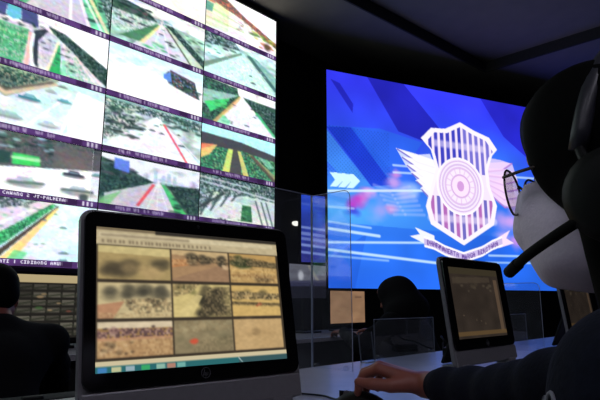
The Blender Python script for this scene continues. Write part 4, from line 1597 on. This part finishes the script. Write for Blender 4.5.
def head_prims(T, M3):
    rot = M3.T
    P = [ell(T((0, -.012, .028)), (.074, .094, .088), .02, rot=rot),
         ell(T((0, .028, -.022)), (.060, .066, .078), .03, rot=rot),
         cap(T((0, .03, -.07)), T((0, .068, -.088)), .038, .022, k=.025),
         cap(T((-.05, -.005, -.055)), T((-.015, .06, -.085)), .022, .02, k=.02),
         cap(T((.05, -.005, -.055)), T((.015, .06, -.085)), .022, .02, k=.02),
         cap(T((-.032, .076, .030)), T((.032, .076, .030)), .016, .016, k=.02), cap(T((-.02, .062, .065)), T((.02, .062, .065)), .028, .028, k=.03),
         cap(T((0, .090, .012)), T((0, .112, -.026)), .008, .012, k=.010),
         cap(T((-.011, .096, -.028)), T((.011, .096, -.028)), .008, .008, k=.006),
         ell(T((-.031, .088, .008)), (.017, .014, .012), .008, '-', rot=rot),
         ell(T((.031, .088, .008)), (.017, .014, .012), .008, '-', rot=rot),
         cap(T((-.018, .088, -.056)), T((.018, .088, -.056)), .0075, .0075, k=.006),
         cap(T((-.016, .087, -.066)), T((.016, .087, -.066)), .0075, .0075, k=.006)]
    for s in (-1, 1):
        P.append(ell(T((s * .075, -.008, -.012)), (.009, .018, .031), .006, rot=rot))
    return P


def add_eyes(T, parent):
    for s in (-1, 1):
        b = bmesh.new()
        bmesh.ops.create_uvsphere(b, u_segments=14, v_segments=10, radius=.0115)
        e = obj('eye', b, M_EYE, parent, True)
        e.location = T((s * .031, .077, .008))
        b = bmesh.new()
        bmesh.ops.create_uvsphere(b, u_segments=12, v_segments=8, radius=.0062)
        i_ = obj('iris', b, M_IRIS, e, True)
        i_.location = (0, .0065, 0)


def seated_person(name, label, loc, rz, J, res, cloth, cloth_name, hair, pitch=0.0, yaw=0.0, hood=False, cuff=.0):
    """One continuous body surface; clothing and hair are children."""
    t = thing(name, label, 'person', loc, rz)
    Hc = V3(*J['head'])
    T, M3 = nod(Hc, pitch, yaw)
    nk = V3(*J['neck'])
    P = head_prims(T, M3)
    P.append(cap(T((0, -.025, -.05)), nk, .048, .054, k=.03))
    chest, belly, pel = V3(*J['chest']), V3(*J['belly']), V3(*J['pelvis'])
    tor = [cap(nk - V3(0, 0, .02), chest, .055, .11, k=.05), cap(chest, belly, .115, .105, k=.05), cap(belly, pel, .108, .125, k=.05)]
    arms, hands, legs, feet = [], [], [], []
    for s in ('l', 'r'):
        sh, el, wr = V3(*J['sh_' + s]), V3(*J['el_' + s]), V3(*J['wr_' + s])
        tor += [cap(nk - V3(0, 0, .015), sh, .05, .052, k=.05), cap(chest + (sh - chest) * .45, chest, .085, .1, k=.05)]
        arms += [cap(sh, el, .050, .038, k=.025), cap(el, wr, .037, .029, k=.02)]
        hands += hand_prims(wr, *J['hand_' + s])
        hp_, kn, an, to = V3(*J['hip_' + s]), V3(*J['kn_' + s]), V3(*J['an_' + s]), V3(*J['toe_' + s])
        legs += [cap(hp_, kn, .078, .056, k=.03), cap(kn, an, .052, .036, k=.02)]
        feet += [cap(an, to, .034, .028, k=.02)]
    body = field_mesh('body', P + tor + arms + hands + legs + feet, res, M_SKIN, t)

    def grow(L, g, kk=None):
        return [dict(p, ra=p['ra'] + g, rb=p['rb'] + g) for p in L]
    sl = []
    for s in ('l', 'r'):
        sh, el, wr = V3(*J['sh_' + s]), V3(*J['el_' + s]), V3(*J['wr_' + s])
        e2 = wr - unit(wr - el) * cuff
        mid = el + (e2 - el) * .5
        sl += [cap(sh, el, .064, .050, k=.03), cap(el, mid, .050, .043, k=.02), cap(mid, e2, .043, .036, k=.02)]
        # cloth folds at the elbow and above the cuff
        for q, r in ((el + (sh - el) * .12, .0555), (el + (e2 - el) * .12, .053), (e2 - unit(wr - el) * .03, .0405), (el + (sh - el) * .4, .0605)):
            sl.append(cap(q + V3(-.012, 0, .004), q + V3(.012, 0, -.004), r - .006, r - .006, k=.02))
    col = [cap(nk + V3(-.02, -.022, -.012), nk + V3(.02, -.022, -.012), .062, .062, k=.02), cap(nk + V3(0, .012, -.035), nk + V3(0, .02, -.05), .06, .06, k=.02)]
    field_mesh(cloth_name, grow(tor, .013) + sl + col, res, cloth, t)
    field_mesh('trousers', grow(legs, .012) + [cap(pel + V3(-.05, 0, 0), pel + V3(.05, 0, 0), .128, .128, k=.04)], max(res, .008), M_TROUS, t)
    for s in ('l', 'r'):
        an, to = V3(*J['an_' + s]), V3(*J['toe_' + s])
        field_mesh('shoe', [cap(an + V3(0, -.02, -.02), to, .038, .034, k=.02), cap(an, an + V3(0, 0, .03), .042, .04, k=.02), cut((an[0], an[1] + .06, -.05), (.2, .3, .051))], .008, M_SHOE, t)
    field_mesh('hair' if not hood else 'headscarf', hair(T, M3), max(res, .005), M_HAIR if not hood else M_DRESS, t)
    add_eyes(T, t)
    return t, T, M3


def office_chair(label, loc, rz, seat=.46, back=.95):
    t = thing('office_chair', label, 'chair', loc, rz)
    obj('seat', bx(-.24, .24, -.24, .24, seat - .07, seat, .03, 3), M_CHAIR, t, True)
    bk = bmesh.new()
    prism(bk, rrect(-.22, .22, 0, back - seat - .08, .07, 8), -.03, .03, Matrix.Translation((0, -.27, seat + .08)) @ Matrix.Rotation(R(8), 4, 'X'), .018)
    obj('backrest', bk, M_CHAIR, t, True)
    obj('back_support', bx(-.03, .03, -.315, -.285, seat - .06, seat + .3, .006), M_BLACK, t)
    obj('under_plate', bx(-.1, .1, -.3, .1, seat - .1, seat - .07, .006), M_BLACK, t)
    obj('column', lathe(bmesh.new(), [(.03, .1), (.03, .24), (.02, .25), (.02, seat - .08)], 16), M_CHROME, t, True)
    for k in range(5):
        a = R(72 * k + 18)
        Mx = Matrix.Rotation(a, 4, 'Z')
        obj('base_leg', tube(bmesh.new(), [Mx @ Vector((.02, 0, .12)), Mx @ Vector((.29, 0, .075))], [.024, .016], 8), M_BLACK, t, True)
        c_ = obj('caster', lathe(bmesh.new(), [(.018, -.018), (.026, -.012), (.026, .012), (.018, .018)], 14, Mx @ Matrix.Translation((.29, 0, .026)) @ Matrix.Rotation(R(90), 4, 'X')), M_BLACK, t, True)
    return t


def bob_hair(T, M3):
    rot = M3.T
    P = [ell(T((0, -.016, .036)), (.089, .112, .095), .02, rot=rot), ell(T((0, .034, .066)), (.080, .068, .056), .02, rot=rot)]
    for s_ in (-1, 1):
        P += [ell(T((s_ * .062, .016, .03)), (.028, .066, .080), .02, rot=rot),
              cap(T((s_ * .05, -.05, -.02)), T((s_ * .045, -.06, -.13)), .05, .04, k=.03),
              cap(T((s_ * .064, .010, -.03)), T((s_ * .062, .006, -.16)), .034, .030, k=.02)]
    return P + [ell(T((0, -.085, -.03)), (.07, .05, .11), .03, rot=rot),
                ell(T((0, .130, -.002)), (.074, .046, .054), .010, '-', rot=rot),
                ell(T((0, .118, -.085)), (.085, .076, .060), .01, '-', rot=rot)]


def scarf(T, M3):
    rot = M3.T
    return [ell(T((0, -.015, .03)), (.095, .118, .10), .02, rot=rot), ell(T((0, .0, -.05)), (.088, .095, .09), .03, rot=rot),
            ell(T((0, -.06, -.13)), (.17, .15, .12), .05, rot=rot), ell(T((0, .02, -.16)), (.14, .10, .07), .04, rot=rot), ell(T((0, -.09, -.02)), (.10, .09, .12), .05, rot=rot),
            ell(T((0, .12, -.01)), (.058, .055, .075), .012, '-', rot=rot)]


def short_hair(T, M3):
    rot = M3.T
    return [ell(T((0, -.018, .036)), (.083, .102, .092), .02, rot=rot), ell(T((0, -.06, -.01)), (.074, .05, .06), .02, rot=rot),
            ell(T((0, .125, -.03)), (.07, .07, .08), .01, '-', rot=rot), ell(T((0, .05, -.10)), (.1, .1, .07), .01, '-', rot=rot)]


# --- the masked person with the headset (faces +y, at the first computer)
WX, WY = .649, .128
J = dict(head=(0, 0, 1.135), neck=(0, -.055, .985), chest=(0, -.07, .80), belly=(0, -.10, .66), pelvis=(0, -.14, .555),
         sh_l=(-.172, -.032, .93), el_l=(-.25, .02, .69), wr_l=(-.12, .23, .635), sh_r=(.20, .06, .91), el_r=(.34, .285, .838), wr_r=(.455, .535, .822),
         hand_l=((.35, .9, -.1), (0, .1, 1), (.9, -.35, 0)), hand_r=((-.30, .95, .30), (.05, -.3, 1), (-.95, -.30, .05), (40, 34, 22), 1.0, 1.2),
         hip_l=(-.09, -.13, .55), kn_l=(-.11, .28, .53), an_l=(-.11, .24, .10), toe_l=(-.12, .40, .045),
         hip_r=(.09, -.13, .55), kn_r=(.11, .28, .53), an_r=(.11, .24, .10), toe_r=(.12, .40, .045))
woman, T, M3 = seated_person('person', 'masked person in dark navy jacket with glasses, hand on a mouse', (WX, WY, 0), 0, J, .0042, M_JACKET, 'jacket', bob_hair, pitch=R(-4), yaw=R(0), cuff=.058)
rot = M3.T
# folded face mask
mk = [ell(T((0, .040, -.045)), (.068, .072, .062), .02, rot=rot), ell(T((0, .078, -.036)), (.040, .046, .048), .02, rot=rot),
      cap(T((0, .112, -.002)), T((0, .116, -.045)), .008, .010, k=.02), cap(T((0, .114, -.045)), T((0, .094, -.095)), .010, .014, k=.02),
      cap(T((-.03, .09, -.003)), T((.03, .09, -.003)), .012, .012, k=.02),
      ell(T((0, .040, -.080)), (.060, .066, .042), .02, rot=rot), cut(T((0, -.052, -.05)), (.2, .09, .2), rot), cut(T((0, .06, .055)), (.2, .12, .05), rot), cut(T((0, .0, -.21)), (.2, .2, .085), rot)]
field_mesh('face_mask', mk, .0035, M_MASK, woman)
for s in (-1, 1):
    obj('mask_strap', tube(bmesh.new(), smooth_path([T((s * .060, .042, -.02)), T((s * .075, .0, .0)), T((s * .081, -.016, .018)), T((s * .082, -.028, -.005)), T((s * .076, -.012, -.04)), T((s * .058, .042, -.07))], 5), .0018, 6), M_MASK, woman, True)

# glasses
gl = thing('glasses', 'thin dark round glasses on the masked person', 'glasses', (WX, WY, 0))
for s in (-1, 1):
    def lp(a, r=1.0):
        return T((s * .0335 + .0265 * r * math.cos(a), .1165 - .004 * abs(math.cos(a)) * (1 if s * math.cos(a) > 0 else 0), -.001 + .0265 * r * math.sin(a)))
    obj('rim', tube(bmesh.new(), [lp(2 * math.pi * k / 28) for k in range(28)], .0013, 8, True), M_RIM, gl, True)
    lb = bmesh.new()
    vs = [lb.verts.new(lp(2 * math.pi * k / 28)) for k in range(28)]
    f = lb.faces.new(vs)
    ex = bmesh.ops.extrude_face_region(lb, geom=[f])
    bmesh.ops.translate(lb, vec=Vector((0, -.0015, 0)), verts=[v for v in ex['geom'] if isinstance(v, bmesh.types.BMVert)])
    obj('lens', lb, M_LENS, gl)
    obj('temple', tube(bmesh.new(), smooth_path([T((s * .06, .113, .012)), T((s * .072, .08, .012)), T((s * .083, .01, .012)), T((s * .083, -.02, -.002))], 5), .0018, 6), M_RIM, gl, True)
obj('bridge', tube(bmesh.new(), smooth_path([T((-.008, .117, .008)), T((0, .119, .012)), T((.008, .117, .008))], 4), .0016, 6), M_RIM, gl, True)

# headset
hs = thing('headset', 'black headset with microphone boom worn by the masked person', 'headset', (WX, WY, 0))
band = [T((.098 * math.cos(R(a)), (.022 - .034 * math.sin(R(a))), .012 + .122 * math.sin(R(a)))) for a in range(0, 181, 9)]
obj('headband', tube(bmesh.new(), band, .0075, 10, False, ((0, 1, 0), 1.25)), mat('headband_grey', (46, 46, 56), .4), hs, True)
for s in (-1, 1):
    Mx = Matrix.Translation(T((s * .083, -.006, -.040))) @ Matrix.Rotation(R(90 * s), 4, 'Y')
    obj('ear_cushion', lathe(bmesh.new(), [(.028, 0), (.042, .003), (.045, .012), (.042, .018)], 28, Mx), M_MATTE, hs, True)
    obj('ear_cup', lathe(bmesh.new(), [(.042, .018), (.045, .022), (.044, .036), (.034, .042), (.012, .043)], 28, Mx), M_BLACK, hs, True)
    obj('yoke', tube(bmesh.new(), smooth_path([T((s * .098, .021, .016)), T((s * .113, .012, -.01)), T((s * .121, -.006, -.035))], 4), .005, 8), M_BLACK, hs, True)
bp = smooth_path([T((-.118, .006, -.050)), T((-.112, .045, -.066)), T((-.085, .088, -.080)), T((-.052, .120, -.090))], 6)
obj('microphone_boom', tube(bmesh.new(), bp, .0054, 10), M_MATTE, hs, True)
obj('microphone', tube(bmesh.new(), [bp[-1] + (bp[-1] - bp[-2]).normalized() * q for q in (-.02, -.018, .012, .016)], [.0055, .0066, .0066, .004], 12), M_MATTE, hs, True)

office_chair('black office chair under the masked person', (WX, WY - .12, 0), 0, .425, .72)

# --- person at the far desk beside the grid monitor
J2 = dict(head=(0, .06, 1.02), neck=(0, -.03, .90), chest=(0, -.10, .76), belly=(0, -.16, .64), pelvis=(0, -.20, .56),
          sh_l=(-.19, -.04, .85), el_l=(-.27, .13, .70), wr_l=(-.16, .30, .80), sh_r=(.19, -.04, .85), el_r=(.27, .13, .70), wr_r=(.16, .30, .80),
          hand_l=((.3, .95, 0), (0, 0, 1), (.95, -.3, 0)), hand_r=((-.3, .95, 0), (0, 0, 1), (-.95, -.3, 0)),
          hip_l=(-.09, -.19, .55), kn_l=(-.12, .22, .54), an_l=(-.12, .18, .10), toe_l=(-.13, .34, .045),
          hip_r=(.09, -.19, .55), kn_r=(.12, .22, .54), an_r=(.12, .18, .10), toe_r=(.13, .34, .045))
seated_person('person', 'short-haired seated person in black before the picture-grid monitor', (.72, 2.25, 0), R(-6), J2, .007, M_DRESS, 'jacket', short_hair, pitch=R(-18))
office_chair('black office chair under the person before the video wall', (.72, 2.06, 0), R(-6), .425, .72)

# --- hunched person at the far desk in front of the blue screen
J3 = dict(J2, head=(0, .05, 1.045), sh_l=(-.2, -.04, .87), sh_r=(.2, -.04, .87), el_l=(-.30, .14, .72), wr_l=(-.22, .32, .80))
seated_person('person', 'hunched person in dark headscarf before the blue LED screen', (3.255, 2.125, 0), R(4), J3, .007, M_DRESS, 'jacket', scarf, pitch=R(-24), hood=True)
office_chair('black office chair under the hunched person in headscarf', (3.255, 1.935, 0), R(4), .425, .72)

# --- white embroidered characters on the jacket sleeve, laid on the cloth
jk = [o for o in woman.children if o.name.startswith('jacket')][0]


def stitched(pts, rad=.0016):
    out = []
    for p in pts:
        ok, loc, nrm, _ = jk.closest_point_on_mesh(Vector(p))
        out.append(loc + nrm * .0006)
    return out


def on_sleeve(u_, w_):
    # frame on the front of the left shoulder: u_ sideways, w_ upwards
    return (-.222 + u_ * .78, .028 + u_ * .6, .924 + w_)


oval = [on_sleeve(.0085 * math.cos(R(a)), .012 * math.sin(R(a))) for a in range(0, 360, 20)]
obj('embroidery', tube(bmesh.new(), stitched(oval), .0018, 6, True), M_THREAD, woman, True)
obj('embroidery', tube(bmesh.new(), stitched([on_sleeve(.018, -.014 + .004 * k) for k in range(6)] + [on_sleeve(.024, .002), on_sleeve(.03, -.004)]), .0018, 6), M_THREAD, woman, True)
